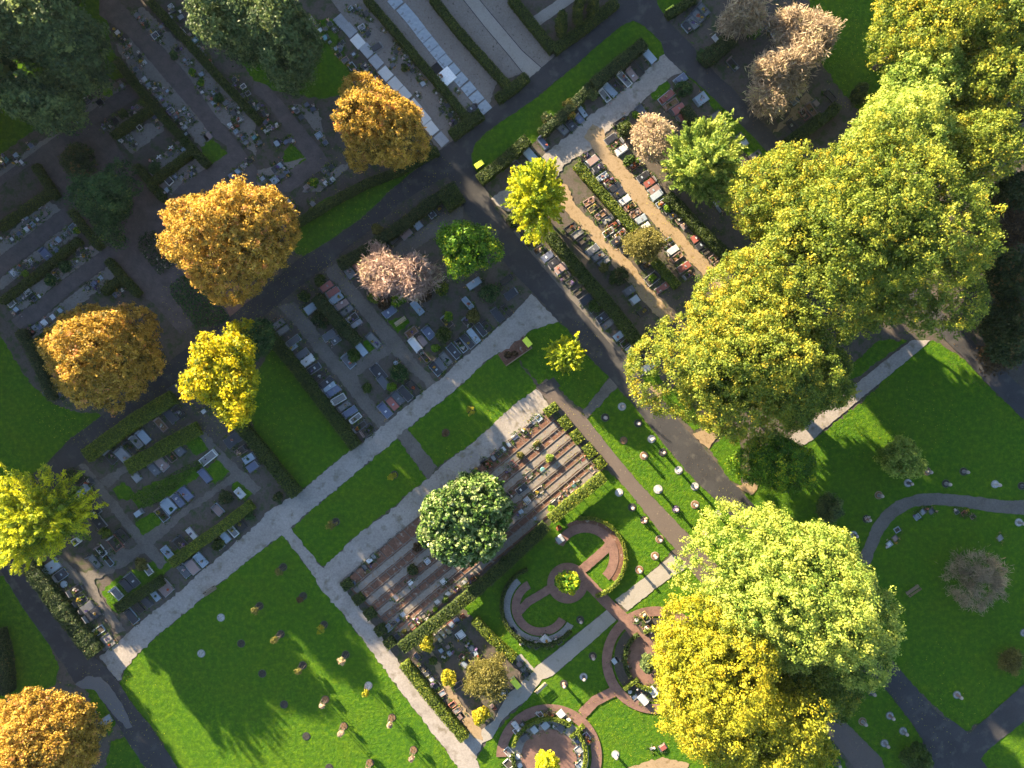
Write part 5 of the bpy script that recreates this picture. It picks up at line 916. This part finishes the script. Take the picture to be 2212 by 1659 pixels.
row("along the low clipped hedge", 1, 3, "the top", 'A-', *UR, [(1440,790,'Mk',56,50),(1480,835,'Md',56,50),(1520,890,'Mk',56,50),(1560,940,'Nk'),(1610,1010,'Mp'),(1700,1110,'Mr'),(1735,1160,'Mp'),(1770,1210,'Np'),(1745,940,'Mp',90,50),(2110,1030,'Nw',60,40),(2140,1000,'Nw'),(2040,1120,'Np',40,36)])
row("around the lower left round path", 2, 3, "the left", 'B+', *UR, [(15,470,'Nk',60,50),(100,565,'Nl',40,40),(150,590,'Mk'),(205,600,'Md'),(295,555,'Sw',90,60,'B-'),(345,590,'Nr',40,36),(400,560,'Md'),(420,1360 - 2200,'Nb',62,60,'B-')][:7])
row("beside the lime container's path", 2, 3, "the top", 'A-', *UR, [(68,755,'Np',56,46),(100,800,'Mk',60,50),(130,840,'Nk',60,50)])
row("in the middle round garden", 2, 3, "the top", 'A-', *UR, [(1075,378,'Bw',38,38),(1150,350,'Py',90,60,'B+'),(1165,460,'Pr',60,60),(890,728,'Nl',62,56),(985,660,'Bt',32,32),(988,620,'Bt',30,30),(990,712,'Nw',20,20),(1000,780,'Bw',22,22),(1020,1000,'Bw',36,36),(1060,1040,'Mk'),(1130,1060,'Sl',90,60,'B+'),(1120,950,'Md',70,50,'B+'),(1165,972,'Nw',40,40),(1215,990,'Sw',80,60,'B+'),(1240,1000,'Md')])
row("in the lower round garden", 2, 3, "the left", 'B+', *UR, [(110,1390,'Sd',80,54,'A+'),(195,1325,'Sl',70,54,'B+'),(290,1290,'Sl',70,64,'B+'),(357,1295,'Nw',24,24),(422,1310,'Sd',70,54,'B+'),(40,1330,'Mw',60,46,'A+'),(90,1285,'Mk',50,46),(35,1290,'Sw',80,40,'B+'),(245,1195,'Mw',50,46,'B+'),(425,1190,'Sw',70,60,'B+'),(480,1225,'Nw',70,36,'B+'),(330,1190,'Py',70,40,'B+'),(565,1430,'Bb',36,36),(575,1500,'Ml',66,60),(592,1630,'Ml',74,66),(640,1385,'Pw',70,60),(660,1420,'Pp',60,50),(50,1560,'Bw',46,46),(68,1635,'Bw',46,46),(-30,1515,'Mw',80,60),(-30,1620,'Mw',80,66)])
row("beside the curved path", 3, 2, "the left", 'A-', 50, 44, [(1045,1382,'Ml'),(1095,1332,'Np'),(1112,1258,'Ml'),(1285,1147,'Ml',54,46),(1335,1103,'Ng',54,46),(1410,1098,'Nd',54,46),(1628,1106,'Nk',40,34),(1690,1115,'Pr',46,36),(1765,1145,'Pp',46,36),(2000,1330,'Ng')])
row("on the lawn beside the golden tree", 2, 3, "the left", 'A-', 60, 40, [(1300,1478,'Sr',62,44),(1205,1488,'Ng',30,24)])
row("under the bottom left orange tree", 0, 3, "the top", 'A-', 90, 60, [(920,1245,'Sl',95,58),(790,1180,'Pb',80,70)])
row("below the left orange tree", 0, 2, "the top", 'A-', 90, 60, [(440,60,'Sd',100,60),(520,90,'Nb',60,50),(1510,40,'Sd',100,60),(1765,235,'Nw',50,40)])
# concrete cover slabs
for i, (u, v, k) in enumerate([(735,190,'lo'),(810,265,'lo'),(882,362,'hi'),(962,440,'lo'),(1040,537,'lo'),(1122,640,'hi'),(1205,730,'hi'),(1282,815,'hi'),(1368,920,'hi'),(1448,1018,'hi'),(1515,1112,'hi'),(1602,1207,'lo')]):
    x, y = TW(1, 0, u, v); o = MB().box(-.86, .86, -.70, .70, -.05, .13, .02).build("cover_slab", M['slab_' + k], None)
    o.location = (x, y, .05); o.rotation_euler = (0, 0, B_ANG + rnd.gauss(0, .01)); tag(o, f"{'pale' if k == 'hi' else 'darker weathered'} concrete cover slab, {ordw(i)} from the top in its row", "cover slab", "concrete cover slabs")
M['wet'] = ground_mat("wet blue-grey slab", [(.35, (.20, .235, .27)), (.65, (.38, .43, .47))], [(.3, (.24, .275, .31)), (.7, (.36, .41, .45))], .9, 4.0, rough=.3, bstr=.05, spots=(1.1, (.15, .155, .16), .58, .68))
for i, (u, v) in enumerate([(1205,20),(1282,98),(1340,165),(1395,235),(1452,310),(1512,385),(1572,460),(1632,535),(1700,612),(1768,690),(1838,770),(1905,850),(1972,930)]):
    x, y = TW(1, 0, u, v); o = MB().box(-.72, .72, -.80, .80, -.05, .12, .02).build("cover_slab", M['wet'], None)
    o.location = (x, y, .05); o.rotation_euler = (0, 0, B_ANG + rnd.gauss(0, .015)); tag(o, f"stained blue-grey slab, {ordw(i)} from the top in the wet-looking row", "cover slab", "stained blue-grey slabs")
x, y = TW(1, 0, 1637, 678); o = MB().box(-1.0, 1.0, -1.22, 1.22, .02, .20, .02).build("cover_slab", M['white'], None); o.location = (x, y, .12); o.rotation_euler = (0, 0, B_ANG); tag(o, "large white slab carrying flowers beside the open grave", "cover slab")
x, y = TW(1, 0, 1570, 605); mb = MB(); ring_frame(mb, 1.7, 1.9, .08, .02, .14); o = empty("open_grave", x, y, .03, B_ANG, "dark open rectangular grave pit beside the white slab", "grave pit"); mb.build("kerb", M['iron'], o); MB().box(-.76, .76, -.86, .86, .03, .06).build("pit", M['pit_shade'], o)  # pit is a flat plate; the shade of its depth is painted black
for dx, dy, k in ((-.3, .1, 'pinkflower'), (-.15, -.25, 'whiteflower'), (.1, .0, 'redflower')):
    x, y = TW(1, 0, 1600, 672); flower_pot(x + dx * .9, y + dy, .32, k, f"{FNAME[k]} flowers lying on the large white slab", .22, "flowers on the white slab")

# ================================================================== memorial urns on pebble circles
RINGS = {'w': 'pebw', 'd': 'pebd', 'b': 'pebb', 'g': 'pebg'}; RN = {'w': 'white', 'd': 'dark', 'b': 'brown', 'g': 'grey'}
def urn(c, r, u, v, k, where, flowers=None, rad=.54, hh=1.15):
    x, y = TW(c, r, u, v); o = empty("memorial_urn", x, y, 0.02, rnd.uniform(0, 6), f"urn column on a {RN[k]} circle, {where}", "memorial", "memorial urns on round plots")
    MB().lathe([(rad, -.03), (rad, .05), (rad - .05, .065)], 26).build("border", M['st_' + {'w': 'g', 'd': 'k', 'b': 'p', 'g': 'd'}[k]], o)
    MB().lathe([(rad - .07, 0), (rad - .07, .075)], 24).build("pebbles", M[RINGS[k]], o)
    cm = M['st_' + rnd.choice('gdp')] if k != 'w' else M['st_' + rnd.choice('wgd')]
    MB().lathe([(.26, .04), (.26, .12), (.19, .17), (.17, hh - .32), (.25, hh - .26), (.25, hh - .22)], 14).build("column", cm, o)
    MB().lathe([(.10, hh - .22), (.17, hh - .16), (.22, hh - .06), (.18, hh + .02), (.10, hh + .06), (.06, hh + .10)], 14).build("urn", M['urnstone'], o)
    if flowers:
        for i in range(4):
            a = i * 1.7; me = crown_mesh("flowers", .16, .16, .14, rnd.randint(0, 9999), 8, .09, 10, .10, -.2, .1, 'round', .15, .2)
            f = link("planting", me, L[flowers], o); f.location = (.3 * cos(a), .3 * sin(a), .25)
    return o
for u, v, k, w in [(950,195,'w',"topmost on the urn lawn beside the road"),(805,290,'d',"top left of the urn lawn beside the brown path"),(1090,340,'d',"upper middle of the urn lawn"),(1205,475,'w',"mottled, middle of the urn lawn"),(1140,620,'b',"left of the middle of the urn lawn"),(1303,590,'d',"middle of the urn lawn, near the road"),(1440,745,'w',"right side of the urn lawn, near the road"),(1580,885,'w',"pinkish one at the road side of the urn lawn"),(1262,910,'w',"largest white one beside the brown path"),(1580,1042,'b',"lower right of the urn lawn"),(1660,1290,'g',"lowest of the urn lawn, beside the pale tree"),(1775,1125,'g',"half hidden under the pale green tree"),
                (925,938,'w',"left of the brown path, upper one"),(1037,1065,'d',"left of the brown path, in shade"),(1275,1340,'b',"left of the brown path, third one"),(1235,1485,'b',"leaf filled, left of the lower brown path"),(1100,1605,'b',"leaf filled, beside the gravel cross path")]:
    urn(2, 2, u, v, k, w, rad=.56 if (u, v) != (1262, 910) else .62)
urn(2, 2, 1415, 1080, 'd', "full of flowers, on the urn lawn", 'purpleflower'); urn(2, 2, 1142, 1175, 'd', "full of white flowers, left of the brown path", 'pinkflower')
for u, v, k, w in [(590,378,'d',"on shaded grass right of the lower round path"),(697,690,'d',"upper one on the grass below the gravel cross path"),(618,870,'w',"middle of the grass below the gravel cross path"),(448,930,'d',"left on the grass below the gravel cross path"),(893,1540,'w',"on the lit lawn at the bottom edge")]: urn(2, 3, u, v, k, w)
for u, v, k, w in [(1373,755,'b',"right of the small lawn tree"),(1688,755,'d',"upper right lawn, dark one"),(1535,860,'d',"upper right lawn, above the curved path"),(1208,855,'w',"upper right lawn, left of the curve"),(1960,865,'w',"upper right lawn, far right pale one"),(2190,880,'d',"upper right lawn, at the right edge"),(955,960,'b',"reddish one left of the curved path"),(850,1165,'d',"with white flowers left of the curved path"),(737,1303,'w',"lowest left of the curved path"),(2165,1195,'w',"below the curved path at the right edge")]: urn(3, 2, u, v, k, w, 'whiteflower' if u == 850 else None)
for u, v, k, w in [(890,1000,'d',"topmost on the strip between the lower right paths"),(645,1085,'b',"left on the strip between the lower right paths"),(815,1255,'b',"reddish, middle of the lower right strip"),(1050,1205,'g',"beside the asphalt road on the lower right strip"),(1165,1338,'g',"lower one beside the asphalt road, lower right strip"),(1005,1443,'g',"lowest on the strip between the lower right paths"),(1630,1025,'g',"alone on the lawn between the lower right roads"),(2210,490,'g',"on the lawn at the lower right edge"),(592,1612,'d',"at the bottom edge beside the golden tree")]: urn(3, 3, u, v, k, w)

# ================================================================== young staked trees and empty circles on the lawns
def staked(c, r, u, v, k, leafk, hh, where, fr=.42, gap=.0):
    x, y = TW(c, r, u, v); o = empty("memorial_tree", x, y, 0.02, rnd.uniform(-.2, .2), f"young staked tree with {'orange' if leafk == 'gold' else 'sparse yellowish' if leafk == 'olive' else 'thin'} leaves, {where}", "young tree", "young staked trees on the lawns")
    MB().lathe([(.54, -.03), (.54, .05), (.48, .06)], 22).build("border", M['st_' + ('g' if k == 'w' else 'k')], o)
    MB().lathe([(.47, 0), (.47, .07)], 20).build("pebbles", M[RINGS[k]], o)
    for i, a in enumerate((.3, 2.4, 4.5)):
        MB().tube((cos(a) * .42, sin(a) * .42, 0), (cos(a) * .38, sin(a) * .38, 1.6), .04, .036, 7).build("stake", M['stake'], o)
    ct = MB(); pts = [(cos(a) * .38, sin(a) * .38, 1.5) for a in (.3, 2.4, 4.5)]
    for i in range(3): ct.tube(pts[i], pts[(i + 1) % 3], .025, .025, 6)
    ct.build("crossbar", M['stake'], o)
    MB().tube((0, 0, 0), (.05, 0, hh * .9), .035, .014, 7).build("trunk", M['bark'], o)
    me = crown_mesh("crown", fr * 1.2, fr * 1.2, fr * 1.2, rnd.randint(0, 99999), 20, .2, 18, .15, -.6, .3, 'round', .1, .4, 1.8)
    f = link("crown", me, L[leafk], o); f.location = (.05, 0, hh)
for c, r, u, v, k, lk, hh, w, fr in [(1,3,405,770,'d','olive',2.1,"left one of the lit lawn's upper pair",.38),(1,3,600,1065,'b','cherry',2.0,"second down the lit lawn's left line",.25),(1,3,760,1295,'b','cherry',2.0,"third down the lit lawn's left line",.25),(1,3,985,1612,'b','cherry',2.0,"lowest of the lit lawn's left line",.25),(1,3,972,945,'w','gold',2.4,"on the only white circle of the lit lawn",.42),(1,3,1175,1222,'b','cherry',2.2,"middle of the lit lawn's right line",.28),(1,3,1362,1500,'b','cherry',2.4,"lowest of the lit lawn's right line",.28),(1,3,588,420,'d','gold',1.9,"fullest one on the lawn beside the gravel path",.55),(1,3,215,500,'d','olive',2.6,"left edge of the shaded upper lawn",.42),(1,3,776,678,'d','tan',2.3,"above the white circle, beside the gravel path",.42),(1,3,32,258,'d','olive',2.0,"in the shaded top of the big lawn",.4),(1,3,408,172,'d','brown',1.6,"dark leaved, top right of the big lawn",.3),(1,2,236,1582,'d','olive',2.2,"at the top of the big lawn",.45),
                                (1,2,1855,225,'d','gold',1.8,"upper right one on the strip between gravel paths",.6),(1,2,1195,785,'d','gold',1.6,"lit one in the middle of the gravel paths' strip",.5),(1,2,1640,420,'b','brown',1.5,"brown leaved, on the upper gravel paths' strip",.4),(1,2,690,1190,'d','olive',2.2,"shaded one on the lower gravel paths' strip",.7)]:
    staked(c, r, u, v, k, lk, hh, w, fr)
def circle(c, r, u, v, k, label):
    x, y = TW(c, r, u, v); o = empty("planting_circle", x, y, 0.02, 0, label, "planting circle", "round plots on the lawns")
    MB().lathe([(.54, -.03), (.54, .05), (.48, .06)], 24).build("border", M['st_' + ('g' if k in 'wg' else 'k')], o); MB().lathe([(.47, 0), (.47, .07)], 22).build("pebbles", M[RINGS[k]], o)
    if k == 'w':
        for i in range(6):
            a = rnd.uniform(0, 6.3); q = rnd.uniform(0, .32); me = crown_mesh("flowers", .08, .08, .08, rnd.randint(0, 9999), 5, .05, 8, .07, -.2, .1); f = link("planting", me, L['whiteflower'], o); f.location = (q * cos(a), q * sin(a), .12)
circle(1, 3, 55, 842, 'd', "uppermost of three dark empty circles in the shade of the big lawn"); circle(1, 3, 243, 1108, 'd', "middle of three dark empty circles in the shade of the big lawn"); circle(1, 3, 436, 1383, 'd', "lowest of three dark empty circles in the shade of the big lawn"); circle(1, 3, 633, 1655, 'd', "dark circle at the bottom edge of the big lawn")
circle(0, 3, 2085, 582, 'd', "dark empty circle left of the big lawn's middle"); circle(0, 3, 1740, 668, 'w', "white pebble circle near the left end of the big lawn"); circle(0, 3, 1910, 358, 'w', "flowered white circle near the wide gravel path"); circle(2, 2, 965, 487, 'b', "bare brown circle of leaves on the urn lawn")

# ================================================================== benches, containers, small things
def bench(c, r, u, v, ang, mat, label, l=1.7):
    x, y = TW(c, r, u, v); o = empty("park_bench", x, y, .02, ang, label, "bench", "park benches")
    mb = MB()
    for i in range(4): mb.box(-l / 2, l / 2, -.05 + i * .115, .05 + i * .115, .42, .455, .006)
    mb.build("seat", M[mat], o)
    mb = MB()
    for i in range(3): mb.box(-l / 2, l / 2, -.17 - i * .035, -.135 - i * .035, .53 + i * .12, .62 + i * .12, .005)
    mb.build("backrest", M[mat], o)
    for sx in (-1, 1):
        MB().box(sx * (l / 2 - .22) - .035, sx * (l / 2 - .22) + .035, .27, .36, 0, .415).build("leg", M['iron'], o)
        MB().box(sx * (l / 2 - .22) - .035, sx * (l / 2 - .22) + .035, -.13, -.06, 0, .84).build("leg", M['iron'], o)
bench(1, 1, 1255, 1125, A_ANG, 'palewood', "pale wooden bench on the little lit grass plot among graves")
bench(0, 3, 1822, 115, A_ANG + pi, 'wood', "dark wooden bench on the lawn edge of the wide gravel path", 1.9)
bench(2, 3, 245, 950, A_ANG + radians(8) + pi, 'palewood', "yellowish bench beside the lime lidded container, bottom centre", 1.9)
bench(1, 0, 1940, 522, B_ANG, 'palewood', "pale bench against the hedge right of the wet slabs", 1.9)
bench(3, 3, 1240, 120, A_ANG, 'wood', "brown bench alone on the right lawn", 2.0)
def container(c, r, u, v, ang, label, l=1.25, w=.72):
    x, y = TW(c, r, u, v, 1.1); o = empty("waste_container", x, y, .02, ang, label, "waste container", "lime lidded waste containers")
    MB().box(-l / 2 + .05, l / 2 - .05, -w / 2 + .05, w / 2 - .05, .12, 1.0, .04).build("body", M['binbody'], o)
    MB().box(-l / 2, l / 2, -w / 2, w / 2, 1.0, 1.14, .05).build("lid", M['lime'], o)
    MB().box(-l * .2, l * .2, -w / 2 - .05, -w / 2 - .002, 1.03, 1.08, .01).build("handle", M['binbody'], [q for q in o.children if q.name.startswith("lid")][0])
    for sx in (-1, 1):
        for sy in (-1, 1):
            MB().tube((sx * l * .36, sy * w * .3 - .03, .07), (sx * l * .36, sy * w * .3 + .03, .07), .075, .075, 12).build("wheel", M['iron'], o)
container(1, 0, 1928, 1420, A_ANG, "lime container on the grass at the road fork"); container(2, 0, 1372, 80, A_ANG, "lime container at the top edge beside the road")
container(2, 1, 133, 1297, B_ANG, "lime container inside the dark timber enclosure", 1.3, .8); container(2, 3, 32, 930, B_ANG, "lime container at the bottom centre beside the gravel path", 1.5, .8)
x, y = TW(2, 1, 20, 1375); o = empty("bin_enclosure", x, y, .02, A_ANG, "low dark timber enclosure holding leaves and a lime container", "enclosure")
mb = MB(); mb.box(-2.1, 2.1, -1.05, -.95, 0, .9).box(2.1, 2.2, -1.05, 1.0, 0, .9); mb.build("wall", M['wood'], o); MB().box(-2.1, 2.09, -.94, .95, 0, .045).build("base", M['redbed'], o)
shrub("", -1.0, .1, .55, .3, 'brown', "", leaf=.14, parent=o); shrub("", -.1, -.3, .4, .3, 'brown', "", leaf=.14, parent=o, seed=5)
x, y = TW(2, 2, 412, 1335); o = MB().box(-.5, .5, -.45, .45, 0, .75, .03).build("info_plinth", M['slab_lo'], None); o.location = (x, y, .02); o.rotation_euler = (0, 0, A_ANG); tag(o, "pale blue-grey square block at the end of the upper round path", "stone block")
# low shrubs among the graves
SH = [(2,0,500,900,.85,1.2,'olive',"olive maple shrub behind the slate slabs"),(2,0,505,985,.75,1.0,'yellowflower',"reddish-yellow shrub among the slate slabs"),(2,0,690,808,.85,1.4,'bluegreen',"pale blue-green round conifer beside the grass strip"),(2,0,300,1020,.9,.9,'hedged',"dark shrub on the edge of the upper grass strip"),(2,0,1070,990,.5,.6,'limegreen',"spiky yellow-green plant below the upper gravel path"),(2,0,980,1110,1.1,1.0,'hedge',"green bush at the head of the sandy lane"),(2,0,1480,760,1.2,1.3,'dark',"dark bush beside the slate slab, right road corner"),(2,0,1010,1390,.9,.5,'lowgreen',"low green plants right of the sandy lane's head"),(2,0,1045,1425,.4,.5,'redflower',"red flowering plant right of the sandy lane"),(2,0,1090,1385,.32,.6,'limegreen',"lime round bush right of the sandy lane"),(2,0,1690,480,1.5,1.3,'dark',"dark glossy shrub below the right road graves"),(2,0,2090,250,1.2,1.6,'green',"yellow-green bush under the bare twiggy trees"),
      (1,1,1050,320,.8,1.3,'olive',"yellowish bush in the shrub border below the main road"),(1,1,1600,840,1.0,1.1,'hedge_yellow_sunlit',"yellow-lit square bush right of the cherries",),(1,1,1020,905,.9,.9,'hedge_yellow_sunlit',"yellow-green bush under the left cherry tree"),(1,1,1230,915,1.2,1.2,'green',"fresh green bush below the cherry pair"),(1,1,1455,900,1.0,.8,'brown',"brown twiggy shrub below the right cherry tree"),(1,1,1100,970,.9,.7,'brown',"brown twiggy shrub below the left cherry tree"),(1,1,2010,880,1.5,1.6,'dark',"large dark green bush beside the pale slab, right of cherries"),(1,1,1875,1070,1.0,1.5,'olive',"olive-orange bush among graves above the wide gravel path"),(1,1,1620,1230,1.2,1.7,'hedge',"tall green bush among graves above the wide gravel path"),(1,1,1545,1350,.6,.9,'limegreen',"light green small bush among graves above the path"),(1,1,1660,1075,.7,1.0,'green',"small yellow-green bush below the brown grave"),(1,1,1245,1570,1.4,1.5,'dark',"dark round shrub between lane and wide gravel path"),(1,1,1170,1690,.7,.8,'limegreen',"bright green round bush in front of the dark round shrub"),(1,1,960,1690,.7,.7,'lowgreen',"green bush at the lane's lower end"),(1,1,840,1410,1.0,.6,'lowgreen',"low green planting between pale slabs, central graves"),(1,1,560,1100,1.3,.7,'hedged',"low dark planting left of the ivy hedge"),(1,1,60,1300,1.4,1.6,'hedge',"green bush behind the long leafy hedge"),(1,1,410,900,.8,1.0,'hedge',"small green bush at the head of the central lanes"),(1,1,550,760,.8,.9,'hedge',"green bush at the cherry lane's head"),
      (2,1,930,720,1.3,1.3,'hedged',"brownish-green bush right of the long hedge"),(2,1,790,650,.7,.9,'olive',"olive bush right of the long hedge"),(2,1,870,760,.6,.9,'hedge',"small green bush right of the long hedge"),(2,1,1030,1440,.6,.8,'green',"green round bush at the asphalt road's edge, under big trees"),(2,1,720,990,1.0,.5,'lowgreen',"spreading grey-green plant beside the asphalt road"),(2,1,1090,590,.5,.7,'bluegreen',"blue-green spiky plant below the olive-yellow tree"),(2,1,0,260,.9,1.0,'hedge',"green bush at the foot of the ginkgo"),(2,1,1340,140,.5,.5,'limegreen',"lime green plant beside the upper sandy lane"),
      (0,0,925,785,.65,.9,'limegreen',"yellow-green round bush at the left cross lane"),(0,0,1060,985,.7,.9,'hedge',"green round bush left of the long inner hedge"),(0,0,480,1130,.45,.5,'olive',"olive small bush at the left cross lane"),(0,0,1660,620,.5,.7,'green',"small dark green round bush right of the wide brick lane"),(0,0,1735,715,.5,.6,'green',"small yellow-green bush right of the wide brick lane"),(0,0,1890,850,.7,1.0,'dark',"dark bush beside pale stones right of the wide brick lane"),(0,0,1330,1450,.9,.9,'dark',"dark bush below the white crosses"),(0,0,1500,470,.6,1.0,'dark',"dark small tree against the long inner hedge"),(0,0,1240,880,.7,.8,'lowgreen',"low green bush at the end of the cross lane"),
      (1,0,500,1575,.65,.8,'green',"bright green round bush beside the road hedge"),(1,0,1285,580,.55,.8,'hedge',"small green bush right of the cover slabs"),(1,0,1055,710,.4,.6,'brown',"brown bush left of the cover slabs"),
      (0,1,215,705,.45,.5,'limegreen',"bright green small bush at the left edge cross rows"),(0,1,430,760,.9,1.2,'dark',"dark bush on the lower cross rows"),(0,1,560,640,.9,.8,'dark',"dark low planting on the lower cross rows"),(0,1,660,330,.5,.6,'green',"green plant at the end of the upper cross row"),(0,1,940,810,.8,.9,'hedged',"dark green bush above the left orange tree"),
      (0,2,620,790,1.2,1.1,'hedged',"brownish-green bush beside the larch"),(0,2,1950,980,1.0,.9,'hedged',"dark grassy bush beside the white slab, left island"),(0,2,1215,1560,.9,1.1,'olive',"olive bush above the lowest left plot"),(0,2,1890,1390,.8,.7,'hedge',"green bush on a slab along the wide gravel path"),(0,2,900,1290,.8,.8,'hedge_yellow_sunlit',"yellow-green small hedge beside the larch"),(0,2,2150,1140,.7,.9,'dark',"dark plant at the right end of the path graves"),(0,2,1480,1080,.3,.4,'dark',"small dark plant on a slab of the left island"),
      (2,2,325,640,.6,.9,'palegreen',"pale green lit round bush in the urn beds"),(2,2,75,620,.5,.7,'olive',"olive round bush in the urn beds"),(2,2,215,520,.4,.5,'olive',"small yellow plant in the upper urn beds"),(2,2,340,1080,.5,.8,'limegreen',"lit green bush at the gap of the sunlit hedge"),(2,2,405,1245,.4,.5,'redflower',"red plant at the hedge gap beside the round path"),(1,3,1545,288,.3,.5,'limegreen',"small lime round bush beside the hedge on stems"),(1,3,1640,205,.45,.5,'lowgreen',"spiky green plant beside the hedge on stems"),(1,3,1280,480,.4,.6,'olive',"small olive conifer on the lower urn beds"),(1,3,1530,735,.6,.7,'lowgreen',"green clipped bush in the plot below the dark hedge"),(1,3,1785,350,.35,.5,'redflower',"red flowering plant at the hedge end, bottom centre"),(1,2,1390,1410,.6,.8,'brown',"brown dead bush left of the magnolia"),(1,2,1355,1610,.8,1.0,'hedged',"dark bush in the middle urn beds"),(1,2,2010,690,.5,.6,'redflower',"dark red shrub at the edge of the urn beds"),(1,2,190,980,.7,1.0,'hedged',"dark grey bush at the hedge end beside the wide gravel path"),
      (0,3,1000,760,.01,.01,'hedge',""),(0,3,845,610,.45,.6,'yellowflower',"yellow-leaved bush at the end of the road hedge"),(3,1,1860,630,.6,.9,'yellow',"bright yellow bush in the woodland edge"),(2,0,600,-10,.7,1.0,'hedge',"green bush inside the hedge corner")]
for c, r, u, v, rad, h, k, lb in SH:
    if lb: x, y = T(c, r, u, v); shrub("shrub" if 'plant' not in lb else "garden_plant", x, y, rad, h, k, lb, "shrub" if 'plant' not in lb else "plant", "shrubs among the graves", leaf=.15 if rad < .8 else .19)

# low plants, moss and flowers growing between the graves: too many to count
def cover(label, key, nspot, nleaf, size, hmax):
    P = []
    for x, y, l, w, a in SPOTS:
        for _ in range(rnd.randint(*nspot)):
            sd = rnd.choice((-1, 1)); t = rnd.uniform(-.6, .6) * l; s = sd * (w / 2 + rnd.uniform(.02, .3))
            if rnd.random() < .35: t = rnd.choice((-1, 1)) * (l / 2 + rnd.uniform(.05, .25)); s = rnd.uniform(-.5, .5) * w
            cx = x + cos(a) * t - sin(a) * s; cy = y + sin(a) * t + cos(a) * s; q = rnd.uniform(.06, .20); c0 = rnd.random()
            for _ in range(nleaf): P.append((cx + rnd.gauss(0, q), cy + rnd.gauss(0, q), .075 + rnd.random() * hmax, min(1, max(0, c0 + rnd.gauss(0, .12)))))
    P = np.array(P); N = rng.normal(size=(len(P), 3)) * .6 + np.array([0, 0, 1])
    tag(link("ground_cover", quads_mesh("ground_cover", P[:, :3], N, size * rng.uniform(.6, 1.4, len(P)), P[:, 3]), L[key]), label, "ground cover", None, 'stuff')
cover("low green plants and moss growing between the graves", 'lowgreen', (3, 6), 16, .13, .18)
cover("mixed small flowers and plants growing between the graves", 'mixed', (1, 4), 11, .10, .22)

# fallen leaves: too many to count
def leaves(label, spots, key, name="fallen_leaves"):
    P = []
    for x, y, rx, ry, n in spots:
        for _ in range(n):
            a = rnd.uniform(0, 6.3); q = rnd.random() ** .5; wx, wy = W(x + cos(a) * rx * q, y + sin(a) * ry * q); P.append((wx, wy, .175))
    P = np.array(P); N = rng.normal(size=P.shape) * .25 + np.array([0, 0, 1])
    o = link(name, quads_mesh(name, P, N, .085 * rng.uniform(.6, 1.4, len(P)), rng.random(len(P))), L[key]); tag(o, label, "fallen leaves", None, 'stuff')
leaves("scattered yellow and brown fallen leaves on paths and lawns", [(1250,930,60,80,200),(1560,1150,70,100,200),(1000,1380,200,120,250),(1350,1560,120,90,400),(830,420,170,130,900),(560,640,210,130,1500),(290,880,220,110,1200),(130,1600,230,110,600),(540,880,120,120,500),(200,1520,160,90,250),(1830,130,60,120,300),(1900,900,180,100,300),(2020,1500,130,130,250),(1230,760,70,70,200),(1480,480,90,130,400),(1100,1000,150,120,400),(1440,650,80,80,300)], 'gold')
leaves("scattered brown fallen leaves below the large trees", [(1600,950,120,150,400),(1450,950,100,120,400),(1850,900,180,130,400),(1850,1550,120,100,300),(2100,780,60,60,300),(1000,1130,150,130,500),(660,560,120,100,300),(1700,320,80,90,300),(1600,200,120,90,300)], 'brown')
print("graves", NG[0])

# ================================================================== air: a thin even haze over the whole place
hz = MB().box(-130, 130, -130, 130, -1.0, 103.0).build("haze", None); tag(hz, kind='stuff', label="thin even haze in the low sunlight")
hm = bpy.data.materials.new("haze"); hm.use_nodes = True; hn = hm.node_tree.nodes; hn.remove(hn["Principled BSDF"])
pv = hn.new("ShaderNodeVolumePrincipled"); pv.inputs["Color"].default_value = (.80, .90, 1, 1); pv.inputs["Density"].default_value = .00003; pv.inputs["Anisotropy"].default_value = .2
hm.node_tree.links.new(pv.outputs[0], hn["Material Output"].inputs["Volume"]); hz.data.materials.append(hm)
